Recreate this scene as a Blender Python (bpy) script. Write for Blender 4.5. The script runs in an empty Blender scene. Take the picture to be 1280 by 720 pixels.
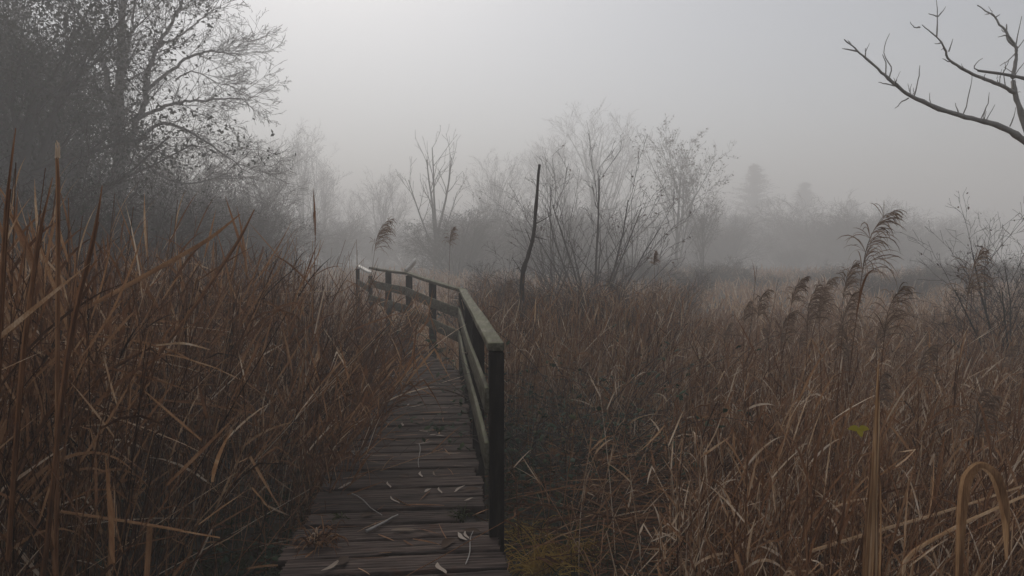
import bpy, math, random
import numpy as np
from mathutils import Vector, Matrix

# ------------------------------------------------------------------ camera, sky, sun, exposure
SC = bpy.context.scene
COL = SC.collection
EYE = 1.9                     # eye height over the marsh ground (deck is 0.4 above it)
FOC = 900.0                   # focal length in pixels of a 1280 px wide picture
PITCH = math.atan(45.0 / FOC)
cam_data = bpy.data.cameras.new('camera')
cam_data.sensor_width = 36.0
cam_data.lens = 36.0 * FOC / 1280.0
cam_data.clip_start = 0.05
cam_data.clip_end = 2000
cam = bpy.data.objects.new('camera', cam_data)
COL.objects.link(cam)
cam.location = (0, 0, EYE)
cam.rotation_euler = (math.pi / 2 - PITCH, 0, 0)
SC.camera = cam

SUN_EL, SUN_AZ = math.radians(42), math.radians(-17)      # azimuth measured from +Y towards +X
world = bpy.data.worlds.new('World')
SC.world = world
world.use_nodes = True
wn = world.node_tree
for n in list(wn.nodes):
    wn.nodes.remove(n)
sky = wn.nodes.new('ShaderNodeTexSky')
sky.sky_type = 'NISHITA'
sky.sun_disc = False
sky.sun_elevation = SUN_EL
sky.sun_rotation = SUN_AZ
sky.air_density = 1.0
sky.dust_density = 2.2
sky.ozone_density = 1.0
hsv = wn.nodes.new('ShaderNodeHueSaturation')
hsv.inputs['Saturation'].default_value = 0.40
bg = wn.nodes.new('ShaderNodeBackground')
bg.inputs['Strength'].default_value = 0.09
wo = wn.nodes.new('ShaderNodeOutputWorld')
wn.links.new(sky.outputs['Color'], hsv.inputs['Color'])
wn.links.new(hsv.outputs['Color'], bg.inputs['Color'])
wn.links.new(bg.outputs['Background'], wo.inputs['Surface'])

sun_data = bpy.data.lights.new('sun', 'SUN')
sun_data.energy = 1.5
sun_data.angle = math.radians(40)
sun_data.color = (1.0, 0.93, 0.83)
sun = bpy.data.objects.new('sun', sun_data)
COL.objects.link(sun)
sdir = Vector((math.sin(SUN_AZ) * math.cos(SUN_EL), math.cos(SUN_AZ) * math.cos(SUN_EL), math.sin(SUN_EL)))
sun.rotation_euler = (-sdir).to_track_quat('-Z', 'Y').to_euler()
sun.location = (0, 0, 30)

SC.view_settings.view_transform = 'Standard'
SC.view_settings.look = 'None'
SC.view_settings.exposure = 0.10
SC.view_settings.gamma = 1.0
SC.view_settings.use_curve_mapping = False
SC.cycles.volume_bounces = 4
SC.cycles.max_bounces = 8
SC.cycles.diffuse_bounces = 3
SC.cycles.transmission_bounces = 3
SC.cycles.use_denoising = True
HAZE_DENSITY = 0.0106
HAZE_G = 0.20

# ------------------------------------------------------------------ helpers
R = np.random.default_rng(11)
RND = random.Random(5)
ST, CT = math.sin(PITCH), math.cos(PITCH)


def at(px, py, Y):
    """world point at distance Y in front of the camera that the photograph (1280x720) shows at px, py"""
    a, b = (px - 640) / FOC, (360 - py) / FOC
    v = np.array([a, CT + b * ST, -ST + b * CT])
    v = v * (Y / v[1])
    return np.array([v[0], v[1], v[2] + EYE])


def nrm(v):
    return v / np.maximum(np.linalg.norm(v, axis=-1, keepdims=True), 1e-9)


class MB:
    """collects ribbons, tubes and boxes and links them as one mesh object"""

    def __init__(self):
        self.v, self.q, self.t, self.n, self.uv = [], [], [], 0, []

    def raw(self, verts, quads, tint):
        verts = np.asarray(verts, float).reshape(-1, 3)
        self.v.append(verts)
        self.q.append(np.asarray(quads, np.int64).reshape(-1, 4) + self.n)
        self.t.append(np.broadcast_to(np.asarray(tint, float), (len(verts),)))
        self.n += len(verts)

    def tubes(self, P, r, sides=4, tint=0.5):
        P = np.asarray(P, float)
        if P.ndim == 2:
            P = P[None]
        N, S, _ = P.shape
        r = np.broadcast_to(np.asarray(r, float), (N, S))
        T = np.empty_like(P)
        T[:, 1:-1] = P[:, 2:] - P[:, :-2]
        T[:, 0] = P[:, 1] - P[:, 0]
        T[:, -1] = P[:, -1] - P[:, -2]
        T = nrm(T)
        main = nrm(P[:, -1] - P[:, 0])
        ref = np.where(np.abs(main[:, 2:3]) > 0.85, np.array([[1.0, 0, 0]]), np.array([[0, 0, 1.0]]))[:, None, :]
        n1 = nrm(np.cross(T, np.broadcast_to(ref, T.shape)))
        n2 = np.cross(T, n1)
        a = np.arange(sides) * 2 * math.pi / sides
        V = P[:, :, None, :] + r[:, :, None, None] * (np.cos(a)[None, None, :, None] * n1[:, :, None, :] + np.sin(a)[None, None, :, None] * n2[:, :, None, :])
        idx = np.arange(N * S * sides).reshape(N, S, sides)
        a0, a1 = idx[:, :-1], idx[:, 1:]
        q = np.stack([a0, np.roll(a0, -1, 2), np.roll(a1, -1, 2), a1], -1)
        tint = np.asarray(tint, float)
        if tint.ndim:
            tint = np.repeat(tint, S * sides)
        self.raw(V, q, tint)

    def ribbons(self, P, W, wid, tint=0.5, fold=0.0):
        """P (N,S,3) centre lines, W (N,S,3) unit width vectors, wid (N,S); fold > 0 makes a V-shaped blade"""
        N, S, _ = P.shape
        o = W * wid[..., None] * 0.5
        if fold:
            T = np.gradient(P, axis=1)
            up = nrm(np.cross(nrm(T), W)) * wid[..., None] * fold
            V = np.stack([P - o + up, P, P + o + up], 2)
            k = 3
        else:
            V = np.stack([P - o, P + o], 2)
            k = 2
        idx = np.arange(N * S * k).reshape(N, S, k)
        q = np.stack([idx[:, :-1, :-1], idx[:, :-1, 1:], idx[:, 1:, 1:], idx[:, 1:, :-1]], -1)
        tint = np.asarray(tint, float)
        if tint.ndim:
            tint = np.repeat(tint, S * k)
        self.raw(V, q, tint)

    def box(self, c, ax, ay, az, tint=0.5):
        """centre c and three half-extent vectors"""
        c, ax, ay, az = (np.asarray(x, float) for x in (c, ax, ay, az))
        V = [c + i * ax + j * ay + k * az for i in (-1, 1) for j in (-1, 1) for k in (-1, 1)]
        q = [(0, 1, 3, 2), (4, 6, 7, 5), (0, 4, 5, 1), (2, 3, 7, 6), (0, 2, 6, 4), (1, 5, 7, 3)]
        self.raw(V, q, tint)

    def mesh(self, name, mat, smooth=False):
        v = np.concatenate(self.v)
        q = np.concatenate(self.q)
        me = bpy.data.meshes.new(name)
        me.vertices.add(len(v))
        me.vertices.foreach_set('co', v.ravel())
        me.loops.add(q.size)
        me.loops.foreach_set('vertex_index', q.ravel().astype(np.int32))
        me.polygons.add(len(q))
        me.polygons.foreach_set('loop_start', np.arange(0, q.size, 4, dtype=np.int32))
        try:
            me.polygons.foreach_set('loop_total', np.full(len(q), 4, np.int32))
        except Exception:
            pass
        if smooth:
            me.polygons.foreach_set('use_smooth', np.ones(len(q), bool))
        me.update(calc_edges=True)
        at_ = me.attributes.new('tint', 'FLOAT', 'POINT')
        at_.data.foreach_set('value', np.concatenate(self.t).astype(np.float32))
        me.materials.append(mat)
        return me

    def build(self, name, mat, parent=None, smooth=False):
        o = bpy.data.objects.new(name, self.mesh(name, mat, smooth))
        COL.objects.link(o)
        if parent is not None:
            o.parent = parent
        return o


def tag(o, label=None, cat=None, group=None, kind=None):
    if label: o['label'] = label
    if cat: o['category'] = cat
    if group: o['group'] = group
    if kind: o['kind'] = kind
    return o


def empty(name, loc, rz=0.0):
    o = bpy.data.objects.new(name, None)
    o.empty_display_size = 0.1
    COL.objects.link(o)
    o.location = tuple(loc)
    o.rotation_euler = (0, 0, rz)
    return o


def kids(o):
    return KIDS.get(o.name, [])


KIDS = {}


def note(root, *parts):
    KIDS[root.name] = list(parts)
    return root


def copy_thing(root):
    c = root.copy()
    COL.objects.link(c)
    new = []
    for ch in kids(root):
        d = ch.copy()
        COL.objects.link(d)
        d.parent = c
        new.append(d)
    KIDS[c.name] = new
    for k in ('label', 'group'):
        if k in c.keys():
            del c[k]
    return c


# ------------------------------------------------------------------ materials
def new_mat(name):
    m = bpy.data.materials.new(name)
    m.use_nodes = True
    nt = m.node_tree
    for n in list(nt.nodes):
        nt.nodes.remove(n)
    out = nt.nodes.new('ShaderNodeOutputMaterial')
    return m, nt, out


def ramp(nt, stops):
    r = nt.nodes.new('ShaderNodeValToRGB')
    el = r.color_ramp.elements
    while len(el) > 1:
        el.remove(el[-1])
    el[0].position = stops[0][0]
    el[0].color = (*stops[0][1], 1)
    for p, c in stops[1:]:
        e = el.new(p)
        e.color = (*c, 1)
    return r


def plant_mat(name, stops, rough=0.7, trans=0.25, noise=18.0, amount=0.25, spec=0.10):
    m, nt, out = new_mat(name)
    a = nt.nodes.new('ShaderNodeAttribute'); a.attribute_name = 'tint'
    geo = nt.nodes.new('ShaderNodeNewGeometry')
    mp = nt.nodes.new('ShaderNodeMapping'); mp.inputs['Scale'].default_value = (1, 1, 0.35)
    nz = nt.nodes.new('ShaderNodeTexNoise'); nz.inputs['Scale'].default_value = noise; nz.inputs['Detail'].default_value = 3
    ma = nt.nodes.new('ShaderNodeMath'); ma.operation = 'MULTIPLY_ADD'
    ma.inputs[1].default_value = amount * 2; ma.inputs[2].default_value = -amount
    ad = nt.nodes.new('ShaderNodeMath'); ad.operation = 'ADD'
    rp = ramp(nt, stops)
    L = nt.links.new
    mp2 = nt.nodes.new('ShaderNodeMapping'); mp2.inputs['Scale'].default_value = (1, 1, .05)
    nz2 = nt.nodes.new('ShaderNodeTexNoise'); nz2.inputs['Scale'].default_value = noise * 14; nz2.inputs['Detail'].default_value = 2
    ma2 = nt.nodes.new('ShaderNodeMath'); ma2.operation = 'MULTIPLY_ADD'; ma2.inputs[1].default_value = amount * 1.5; ma2.inputs[2].default_value = -amount * .75
    ad2 = nt.nodes.new('ShaderNodeMath'); ad2.operation = 'ADD'
    L(geo.outputs['Position'], mp.inputs['Vector']); L(mp.outputs['Vector'], nz.inputs['Vector'])
    L(nz.outputs['Fac'], ma.inputs[0]); L(ma.outputs[0], ad.inputs[0]); L(a.outputs['Fac'], ad.inputs[1])
    L(geo.outputs['Position'], mp2.inputs['Vector']); L(mp2.outputs['Vector'], nz2.inputs['Vector']); L(nz2.outputs['Fac'], ma2.inputs[0])
    L(ad.outputs[0], ad2.inputs[0]); L(ma2.outputs[0], ad2.inputs[1]); L(ad2.outputs[0], rp.inputs['Fac'])
    p = nt.nodes.new('ShaderNodeBsdfPrincipled')
    p.inputs['Roughness'].default_value = rough
    p.inputs['Specular IOR Level'].default_value = spec
    L(rp.outputs['Color'], p.inputs['Base Color'])
    if trans:
        tr = nt.nodes.new('ShaderNodeBsdfTranslucent')
        mx = nt.nodes.new('ShaderNodeMixShader'); mx.inputs[0].default_value = trans
        L(rp.outputs['Color'], tr.inputs['Color'])
        L(p.outputs[0], mx.inputs[1]); L(tr.outputs[0], mx.inputs[2]); L(mx.outputs[0], out.inputs['Surface'])
    else:
        L(p.outputs[0], out.inputs['Surface'])
    return m


def wood_mat(name, dark, mid, light, algae=None, rough=0.75, grain=(1, 1, 1), scale=30.0, bump=0.3, spec=0.12, patch=None):
    """weathered timber: grain stretched along an axis of generated object space, tint per board, algae on upward faces"""
    m, nt, out = new_mat(name)
    L = nt.links.new
    a = nt.nodes.new('ShaderNodeAttribute'); a.attribute_name = 'tint'
    tc = nt.nodes.new('ShaderNodeTexCoord')
    mp = nt.nodes.new('ShaderNodeMapping'); mp.inputs['Scale'].default_value = grain
    nz = nt.nodes.new('ShaderNodeTexNoise'); nz.inputs['Scale'].default_value = scale; nz.inputs['Detail'].default_value = 6
    nz.inputs['Roughness'].default_value = 0.65
    off = nt.nodes.new('ShaderNodeVectorMath'); off.operation = 'SCALE'; off.inputs['Scale'].default_value = 37.0
    cmb = nt.nodes.new('ShaderNodeCombineXYZ')
    ad = nt.nodes.new('ShaderNodeVectorMath'); ad.operation = 'ADD'
    L(tc.outputs['Object'], mp.inputs['Vector'])
    for i in range(3): L(a.outputs['Fac'], cmb.inputs[i])
    L(cmb.outputs[0], off.inputs[0]); L(mp.outputs[0], ad.inputs[0]); L(off.outputs[0], ad.inputs[1])
    L(ad.outputs[0], nz.inputs['Vector'])
    rp = ramp(nt, [(0.36, dark), (0.50, mid), (0.64, light)])
    L(nz.outputs['Fac'], rp.inputs['Fac'])
    # tone per board
    mul = nt.nodes.new('ShaderNodeMath'); mul.operation = 'MULTIPLY_ADD'; mul.inputs[1].default_value = 0.9; mul.inputs[2].default_value = 0.55
    L(a.outputs['Fac'], mul.inputs[0])
    sc = nt.nodes.new('ShaderNodeVectorMath'); sc.operation = 'SCALE'
    L(rp.outputs['Color'], sc.inputs[0]); L(mul.outputs[0], sc.inputs['Scale'])
    col = sc.outputs[0]
    if patch:
        n2 = nt.nodes.new('ShaderNodeTexNoise'); n2.inputs['Scale'].default_value = patch[1]; n2.inputs['Detail'].default_value = 5
        L(tc.outputs['Object'], n2.inputs['Vector'])
        r2 = ramp(nt, [(patch[2], (0, 0, 0)), (patch[2] + 0.12, (1, 1, 1))])
        L(n2.outputs['Fac'], r2.inputs['Fac'])
        mx = nt.nodes.new('ShaderNodeMixRGB')
        L(r2.outputs['Color'], mx.inputs['Fac']); L(col, mx.inputs[1]); mx.inputs[2].default_value = (*patch[0], 1)
        col = mx.outputs[0]
    if algae:
        geo = nt.nodes.new('ShaderNodeNewGeometry')
        sp = nt.nodes.new('ShaderNodeSeparateXYZ'); L(geo.outputs['Normal'], sp.inputs[0])
        n3 = nt.nodes.new('ShaderNodeTexNoise'); n3.inputs['Scale'].default_value = 9; n3.inputs['Detail'].default_value = 6
        L(tc.outputs['Object'], n3.inputs['Vector'])
        r3 = ramp(nt, [(0.36, (0.15,) * 3), (0.62, (1, 1, 1))])
        L(n3.outputs['Fac'], r3.inputs['Fac'])
        pw = nt.nodes.new('ShaderNodeMapRange'); pw.inputs['From Min'].default_value = 0.0; pw.inputs['From Max'].default_value = 0.8
        pw.inputs['To Min'].default_value = 0.30; pw.inputs['To Max'].default_value = 0.85
        L(sp.outputs['Z'], pw.inputs['Value'])
        mm = nt.nodes.new('ShaderNodeMath'); mm.operation = 'MULTIPLY'
        L(r3.outputs['Color'], mm.inputs[0]); L(pw.outputs[0], mm.inputs[1])
        mx = nt.nodes.new('ShaderNodeMixRGB')
        L(mm.outputs[0], mx.inputs['Fac']); L(col, mx.inputs[1]); mx.inputs[2].default_value = (*algae, 1)
        col = mx.outputs[0]
    p = nt.nodes.new('ShaderNodeBsdfPrincipled')
    p.inputs['Roughness'].default_value = rough
    p.inputs['Specular IOR Level'].default_value = spec
    L(col, p.inputs['Base Color'])
    if bump:
        b = nt.nodes.new('ShaderNodeBump'); b.inputs['Strength'].default_value = bump; b.inputs['Distance'].default_value = 0.004
        L(nz.outputs['Fac'], b.inputs['Height']); L(b.outputs[0], p.inputs['Normal'])
    L(p.outputs[0], out.inputs['Surface'])
    return m


REED_STOPS = [(0.0, (.022, .011, .007)), (.28, (.088, .040, .021)), (.52, (.215, .104, .052)), (.76, (.37, .212, .112)), (.92, (.54, .39, .26)), (1.0, (.68, .56, .44))]
M_REED = plant_mat('dry_reed', REED_STOPS, trans=0.30)
M_STRAW = plant_mat('straw_sheath', [(0, (.07, .032, .018)), (.35, (.20, .105, .052)), (.7, (.47, .28, .145)), (1, (.64, .47, .31))], trans=0.3, amount=.4)
M_PLUME = plant_mat('reed_plume', [(0, (.08, .052, .038)), (.5, (.235, .165, .122)), (1, (.42, .32, .245))], trans=0.35)
M_GREEN = plant_mat('bramble_leaf', [(0, (.012, .022, .014)), (.5, (.026, .048, .027)), (.85, (.05, .075, .035)), (1, (.10, .09, .03))], rough=0.75, trans=0.15, spec=0.12)
M_IVY = plant_mat('ivy_leaf', [(0, (.022, .028, .020)), (.5, (.040, .048, .032)), (1, (.07, .075, .05))], rough=0.6, trans=0.1)
M_CONIF = plant_mat('conifer_needle', [(0, (.035, .030, .026)), (.5, (.06, .05, .042)), (1, (.09, .07, .06))], rough=0.7, trans=0.1)
M_MOSS = plant_mat('moss_grass', [(0, (.018, .024, .010)), (.5, (.042, .050, .018)), (1, (.09, .09, .03))], trans=0.2)
M_YGRASS = plant_mat('yellow_grass', [(0, (.12, .075, .02)), (.5, (.36, .23, .055)), (1, (.55, .40, .12))], trans=0.3)
M_DEADLEAF = plant_mat('dead_leaf', [(0, (.07, .045, .032)), (.5, (.22, .17, .13)), (1, (.36, .31, .27))], trans=0.1, noise=40, amount=.12)
M_BROWNLEAF = plant_mat('brown_leaf', [(0, (.05, .03, .02)), (.5, (.10, .06, .04)), (1, (.17, .10, .06))], trans=0.2)
M_YLEAF = plant_mat('yellow_leaf', [(0, (.25, .20, .02)), (1, (.40, .34, .03))], trans=0.3)
M_BARK = plant_mat('bark', [(0, (.030, .025, .022)), (.5, (.060, .050, .044)), (1, (.11, .095, .082))], rough=0.85, trans=0, noise=25, amount=.3)
M_TWIG = plant_mat('twig_bark', [(0, (.032, .025, .022)), (.5, (.062, .048, .042)), (1, (.105, .082, .07))], rough=0.8, trans=0, noise=8, amount=.2)
M_LICHEN = plant_mat('lichen_bark', [(0, (.16, .15, .14)), (.5, (.34, .32, .30)), (1, (.50, .48, .45))], rough=0.85, trans=0, noise=30, amount=.35)
M_DECK = wood_mat('deck_timber', (.012, .008, .007), (.044, .030, .026), (.105, .078, .066), grain=(1, 1, 1), scale=1.0, bump=.6, spec=.10, rough=.8,
                  patch=((.058, .026, .017), 5.0, .60))
M_RAIL = wood_mat('rail_timber', (.045, .040, .031), (.105, .094, .074), (.18, .165, .135), algae=(.090, .095, .045), scale=34, grain=(1, .07, 1), bump=.8)
M_POST = wood_mat('post_timber', (.004, .003, .0027), (.009, .007, .006), (.026, .020, .017), scale=45, grain=(1, 1, .15), bump=.5, rough=.8, spec=.12)
M_PALE = wood_mat('pale_timber', (.50, .48, .44), (.64, .61, .56), (.78, .75, .70), scale=18, grain=(1, 1, .3))
# deck grain: stretched along each board through its stored board coordinates
nt = M_DECK.node_tree
uvn = nt.nodes.new('ShaderNodeUVMap'); uvn.uv_map = 'board'
for l in list(nt.links):
    if l.from_node.bl_idname == 'ShaderNodeTexCoord' and l.to_node.bl_idname == 'ShaderNodeMapping':
        nt.links.new(uvn.outputs[0], l.to_socket)
for n in nt.nodes:
    if n.bl_idname == 'ShaderNodeMapping':
        n.inputs['Scale'].default_value = (3.0, 85.0, 1.0)

# ------------------------------------------------------------------ ground and haze
gm, nt, out = new_mat('peaty_ground')
tc = nt.nodes.new('ShaderNodeTexCoord')
nz = nt.nodes.new('ShaderNodeTexNoise'); nz.inputs['Scale'].default_value = 2.2; nz.inputs['Detail'].default_value = 9; nz.inputs['Roughness'].default_value = .7
rp = ramp(nt, [(.30, (.012, .010, .008)), (.48, (.036, .026, .018)), (.60, (.050, .042, .020)), (.75, (.085, .058, .036))])
pb = nt.nodes.new('ShaderNodeBsdfPrincipled'); pb.inputs['Roughness'].default_value = .9; pb.inputs['Specular IOR Level'].default_value = .15
bp = nt.nodes.new('ShaderNodeBump'); bp.inputs['Strength'].default_value = .8; bp.inputs['Distance'].default_value = .05
nt.links.new(tc.outputs['Object'], nz.inputs['Vector']); nt.links.new(nz.outputs['Fac'], rp.inputs['Fac'])
nt.links.new(rp.outputs['Color'], pb.inputs['Base Color']); nt.links.new(nz.outputs['Fac'], bp.inputs['Height'])
nt.links.new(bp.outputs[0], pb.inputs['Normal']); nt.links.new(pb.outputs[0], out.inputs['Surface'])


def ground_z(x, y):
    x, y = np.asarray(x, float), np.asarray(y, float)
    return 0.05 * np.sin(x * 1.7 + .6 * y) * np.cos(y * 1.3 - .4 * x) + 0.04 * np.sin(x * 4.1 + 1) * np.sin(y * 3.7) - 0.03


g = MB()
n = 150
u = np.linspace(-1, 1, n)
gx = 420 * np.sign(u) * np.abs(u) ** 3.6
gy = 8 + 420 * np.sign(u) * np.abs(u) ** 3.6
X, Y = np.meshgrid(gx, gy, indexing='ij')
V = np.stack([X, Y, ground_z(X, Y)], -1)
idx = np.arange(n * n).reshape(n, n)
g.raw(V, np.stack([idx[:-1, :-1], idx[1:, :-1], idx[1:, 1:], idx[:-1, 1:]], -1), .5)
tag(g.build('ground', gm, smooth=True), kind='structure')

hz, nt, out = new_mat('fog')
pv = nt.nodes.new('ShaderNodeVolumePrincipled')
pv.inputs['Color'].default_value = (.985, .98, .98, 1)
pv.inputs['Density'].default_value = HAZE_DENSITY
pv.inputs['Anisotropy'].default_value = HAZE_G
pv.inputs['Density Attribute'].default_value = ''
nt.links.new(pv.outputs[0], out.inputs['Volume'])
try:
    hz.cycles.homogeneous_volume = True
except Exception:
    pass
# ------------------------------------------------------------------ boardwalk
# right-hand edge of the deck as stations (x, y, deck height)
EDGE = np.array([(.30, .2, .40), (-.06, 3.33, .40), (-.66, 8.94, .40), (-1.72, 11.5, .52), (-2.50, 13.2, .60), (-3.6, 14.7, .60), (-5.2, 15.6, .60)])
seg = np.linalg.norm(np.diff(EDGE[:, :2], axis=0), axis=1)
SL = np.concatenate([[0], np.cumsum(seg)])


def station(s):
    """point on the deck's right edge at arc length s and the unit direction there (rounded over the corners)"""
    def p(t):
        return np.array([np.interp(t, SL, EDGE[:, k]) for k in range(3)])
    w = .35
    d = p(min(s + w, SL[-1])) - p(max(s - w, 0))
    d[2] = 0
    return p(s), nrm(d)


def deck_right_x(y):
    return np.interp(y, EDGE[:, 1], EDGE[:, 0])


DECK_W = 1.04
walk = empty('boardwalk', (-.5, 4, 0))
tag(walk, 'narrow boardwalk of dark grooved planks curving left through the reeds', 'boardwalk')
verts, quads, tints, uvs = [], [], [], []
nv = 0
prof = []
BW = 0.188
for k in range(25):                         # ribbed anti-slip profile across a plank
    t = k / 24
    z = 0.0 if (k % 4) in (0, 1, 2) else -0.005
    if k in (0, 24): z = -0.006
    prof.append((t - .5, z))
prof_full = prof + [(.5, -.045), (-.5, -.045)]
NP = len(prof_full)
s = 1.2
bi = 0
while s < SL[-1] - .2:
    p, d = station(s)
    left = np.array([-d[1], d[0], 0])
    yaw = R.normal(0, .012)
    c_, s_ = math.cos(yaw), math.sin(yaw)
    dd = np.array([d[0] * c_ - d[1] * s_, d[0] * s_ + d[1] * c_, 0])
    ll = np.array([-dd[1], dd[0], 0])
    r0, r1 = R.normal(0, .012), DECK_W + R.normal(0, .018)
    if p[1] < 3.95:                        # the nearest section is set out a little wider
        r0 -= .045
    missing = 3.98 < p[1] < 4.12           # plank with its right-hand end rotted away
    if missing: r0 = .17
    zz = p[2] + R.normal(0, .003)
    tilt = R.normal(0, .006)
    bw = BW * R.uniform(.95, 1.0)
    NS = 15
    tint = float(np.clip(R.normal(.5, .17), .1, .95))
    uo = R.uniform(0, 50)
    chip0, chip1 = R.normal(0, .004, NS), R.normal(0, .004, NS)
    bow = R.normal(0, .004)
    for i in range(NS):
        t = i / (NS - 1)
        off = r0 + (r1 - r0) * t
        base = p + ll * off
        for j, (a, z) in enumerate(prof_full):
            a2 = a * bw + (chip0[i] if a < -.45 else chip1[i] if a > .45 else 0) + bow * math.sin(t * 3.14)
            wob = .006 * R.normal() if i in (0, NS - 1) and z > -.03 else 0
            verts.append(base + dd * a2 + ll * wob + np.array([0, 0, zz - p[2] + z + tilt * (t - .5) + (R.normal(0, .0008) if z > -.03 else 0)]))
            uvs.append((off + uo, a * bw + bi * 1.37))
    for i in range(NS - 1):
        for j in range(NP):
            k = (j + 1) % NP
            quads.append((nv + i * NP + j, nv + i * NP + k, nv + (i + 1) * NP + k, nv + (i + 1) * NP + j))
    for i, flip in ((0, 1), (NS - 1, 0)):   # end grain
        b = nv + i * NP
        for j in range(0, NP // 2 - 1):
            f = (b + j, b + j + 1, b + (NP - 3 - j - 1) if False else b + NP - 2, b + NP - 1)
        e0, e1, lo1, lo0 = b, b + 24, b + 25, b + 26
        quads.append((e0, e1, lo1, lo0) if flip else (lo0, lo1, e1, e0))
    tints += [tint] * (NS * NP)
    nv += NS * NP
    bi += 1
    s += .206 if R.random() < .93 else .222
dm = MB(); dm.raw(verts, quads, tints)
deck = dm.build('deck', M_DECK, walk)
uvl = deck.data.uv_layers.new(name='board')
li = np.empty(len(deck.data.loops), np.int32); deck.data.loops.foreach_get('vertex_index', li)
uvl.data.foreach_set('uv', np.asarray(uvs, np.float32)[li].ravel())
deck.location = -np.array(walk.location)

st = np.arange(1.2, SL[-1] - .2, .4)
for off in (.10, DECK_W - .12):             # bearers under the planks
    b = MB()
    pts = np.array([station(q)[0] + off * np.array([-station(q)[1][1], station(q)[1][0], 0]) for q in st])
    for a0, a1 in zip(pts[:-1], pts[1:]):
        d = nrm(a1 - a0); l_ = nrm(np.cross([0, 0, 1], d))
        b.box((a0 + a1) / 2 + np.array([0, 0, -.125]), d * np.linalg.norm(a1 - a0) * .5, l_ * .035, np.array([0, 0, .07]), .4)
    o = b.build('bearer', M_POST, walk); o.location = -np.array(walk.location)
for q in np.arange(2.2, SL[-1] - .5, 2.0):
    p, d = station(q); l_ = np.array([-d[1], d[0], 0])
    for off in (.19, DECK_W - .21):
        b = MB(); c = p + l_ * off
        b.box((c[0], c[1], (p[2] - .06 - .3) / 2), d * .045, l_ * .045, (0, 0, (p[2] - .06 + .3) / 2), .5)
        o = b.build('stilt', M_POST, walk); o.location = -np.array(walk.location)

# ------------------------------------------------------------------ railing on the right of the boardwalk
rail = empty('wooden_railing', (-.08, 3.75, 0))
tag(rail, 'weathered wooden railing with mossy handrail along the right of the boardwalk', 'railing')
RP = [np.array(p) for p in ((-.083, 3.75, 1.43), (-.61, 8.94, 1.443), (-1.66, 11.6, 1.575), (-2.72, 13.9, 1.615), (-3.35, 14.7, 1.60))]


def local(o, root):
    o.location = -np.array(root.location)
    return o


def bevel(o, w=.006, seg=2):
    m = o.modifiers.new('bevel', 'BEVEL'); m.width = w; m.segments = seg; m.limit_method = 'ANGLE'
    return o


def plank(p0, p1, half_w, half_t, side, name, mat, parent, tint, segs=8, drop=0.0):
    """a board from p0 to p1 (points on its top face), half_w along side, thickness downwards, slightly crooked"""
    d = nrm(p1 - p0)
    side = nrm(side - d * np.dot(side, d)); up = np.cross(side, d); up = up if up[2] > 0 else -up
    vs, qs = [], []
    for i in range(segs + 1):
        t = i / segs
        c = p0 + (p1 - p0) * t + side * .004 * math.sin(t * 7 + tint * 30) + up * (-drop * math.sin(t * 3.14159))
        hw, ht = half_w * (1 + R.normal(0, .02)), half_t
        for a, b in ((-1, 0), (1, 0), (1, -2), (-1, -2)):
            vs.append(c + side * a * hw + up * (b * ht + (R.normal(0, .0015) if 0 < i < segs else 0)))
    for i in range(segs):
        for j in range(4):
            k = (j + 1) % 4
            qs.append((i * 4 + j, i * 4 + k, i * 4 + 4 + k, i * 4 + 4 + j))
    qs += [(3, 2, 1, 0), (segs * 4, segs * 4 + 1, segs * 4 + 2, segs * 4 + 3)]
    m = MB(); m.raw(vs, qs, tint)
    o = m.build(name, mat, parent)
    if parent is not None: local(o, parent)
    return bevel(o, .005)


UPZ = np.array([0, 0, 1.0])
for i in range(3):
    a, b = RP[i], RP[i + 1]
    d = nrm(b - a); side = nrm(np.cross(d, UPZ))        # points to the right, away from the deck
    ext = d * .041
    a_cap = a - ext if i == 0 else a
    b_cap = b - d * .004
    plank(a_cap, b_cap, .043, .021, side, 'top_rail', M_RAIL, rail, .55 + .12 * R.normal(), drop=.012)
    for (z, nm, tt) in ((-.235, 'middle_rail', .5), (-.525, 'lower_rail', .42)):
        p0 = a - side * .054 + UPZ * z + (-d * .035 if i == 0 else d * .01)
        p1 = b - side * .054 + UPZ * z - d * .01
        plank(p0, p1, .0125, .068 if nm == 'middle_rail' else .072, side, nm, M_RAIL, rail, tt + .08 * R.normal(), segs=10, drop=.01)
    for z in (-.30, -.59):                     # coach bolts through the rails at every post
        for k in range(4 if i == 0 else 3):
            q = a + (b - a) * (k + .004 + (.006 if k == 0 else -.006 if k == (3 if i == 0 else 2) else 0)) / (3 if i == 0 else 2) - side * .080 + UPZ * (z - .01)
            m = MB(); m.tubes(np.array([q, q - side * .004, q - side * .006]), np.array([[.011, .011, .001]]), 8, .5)
            local(m.build('bolt', M_POST, rail), rail)
    npost = 4 if i == 0 else 3
    for k in range(npost - 1):
        p = a + (b - a) * k / (npost - 1)
        hw = .039 if i == 0 and k == 0 else .045
        ht = p[2] - .044 - (.007 if i == 0 else .01)
        m = MB(); m.box((p[0], p[1], (ht - .35) / 2), d * hw, side * hw, (0, 0, (ht + .35) / 2), .35 + .2 * R.random())
        local(bevel(m.build('post', M_POST, rail), .004), rail)
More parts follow.
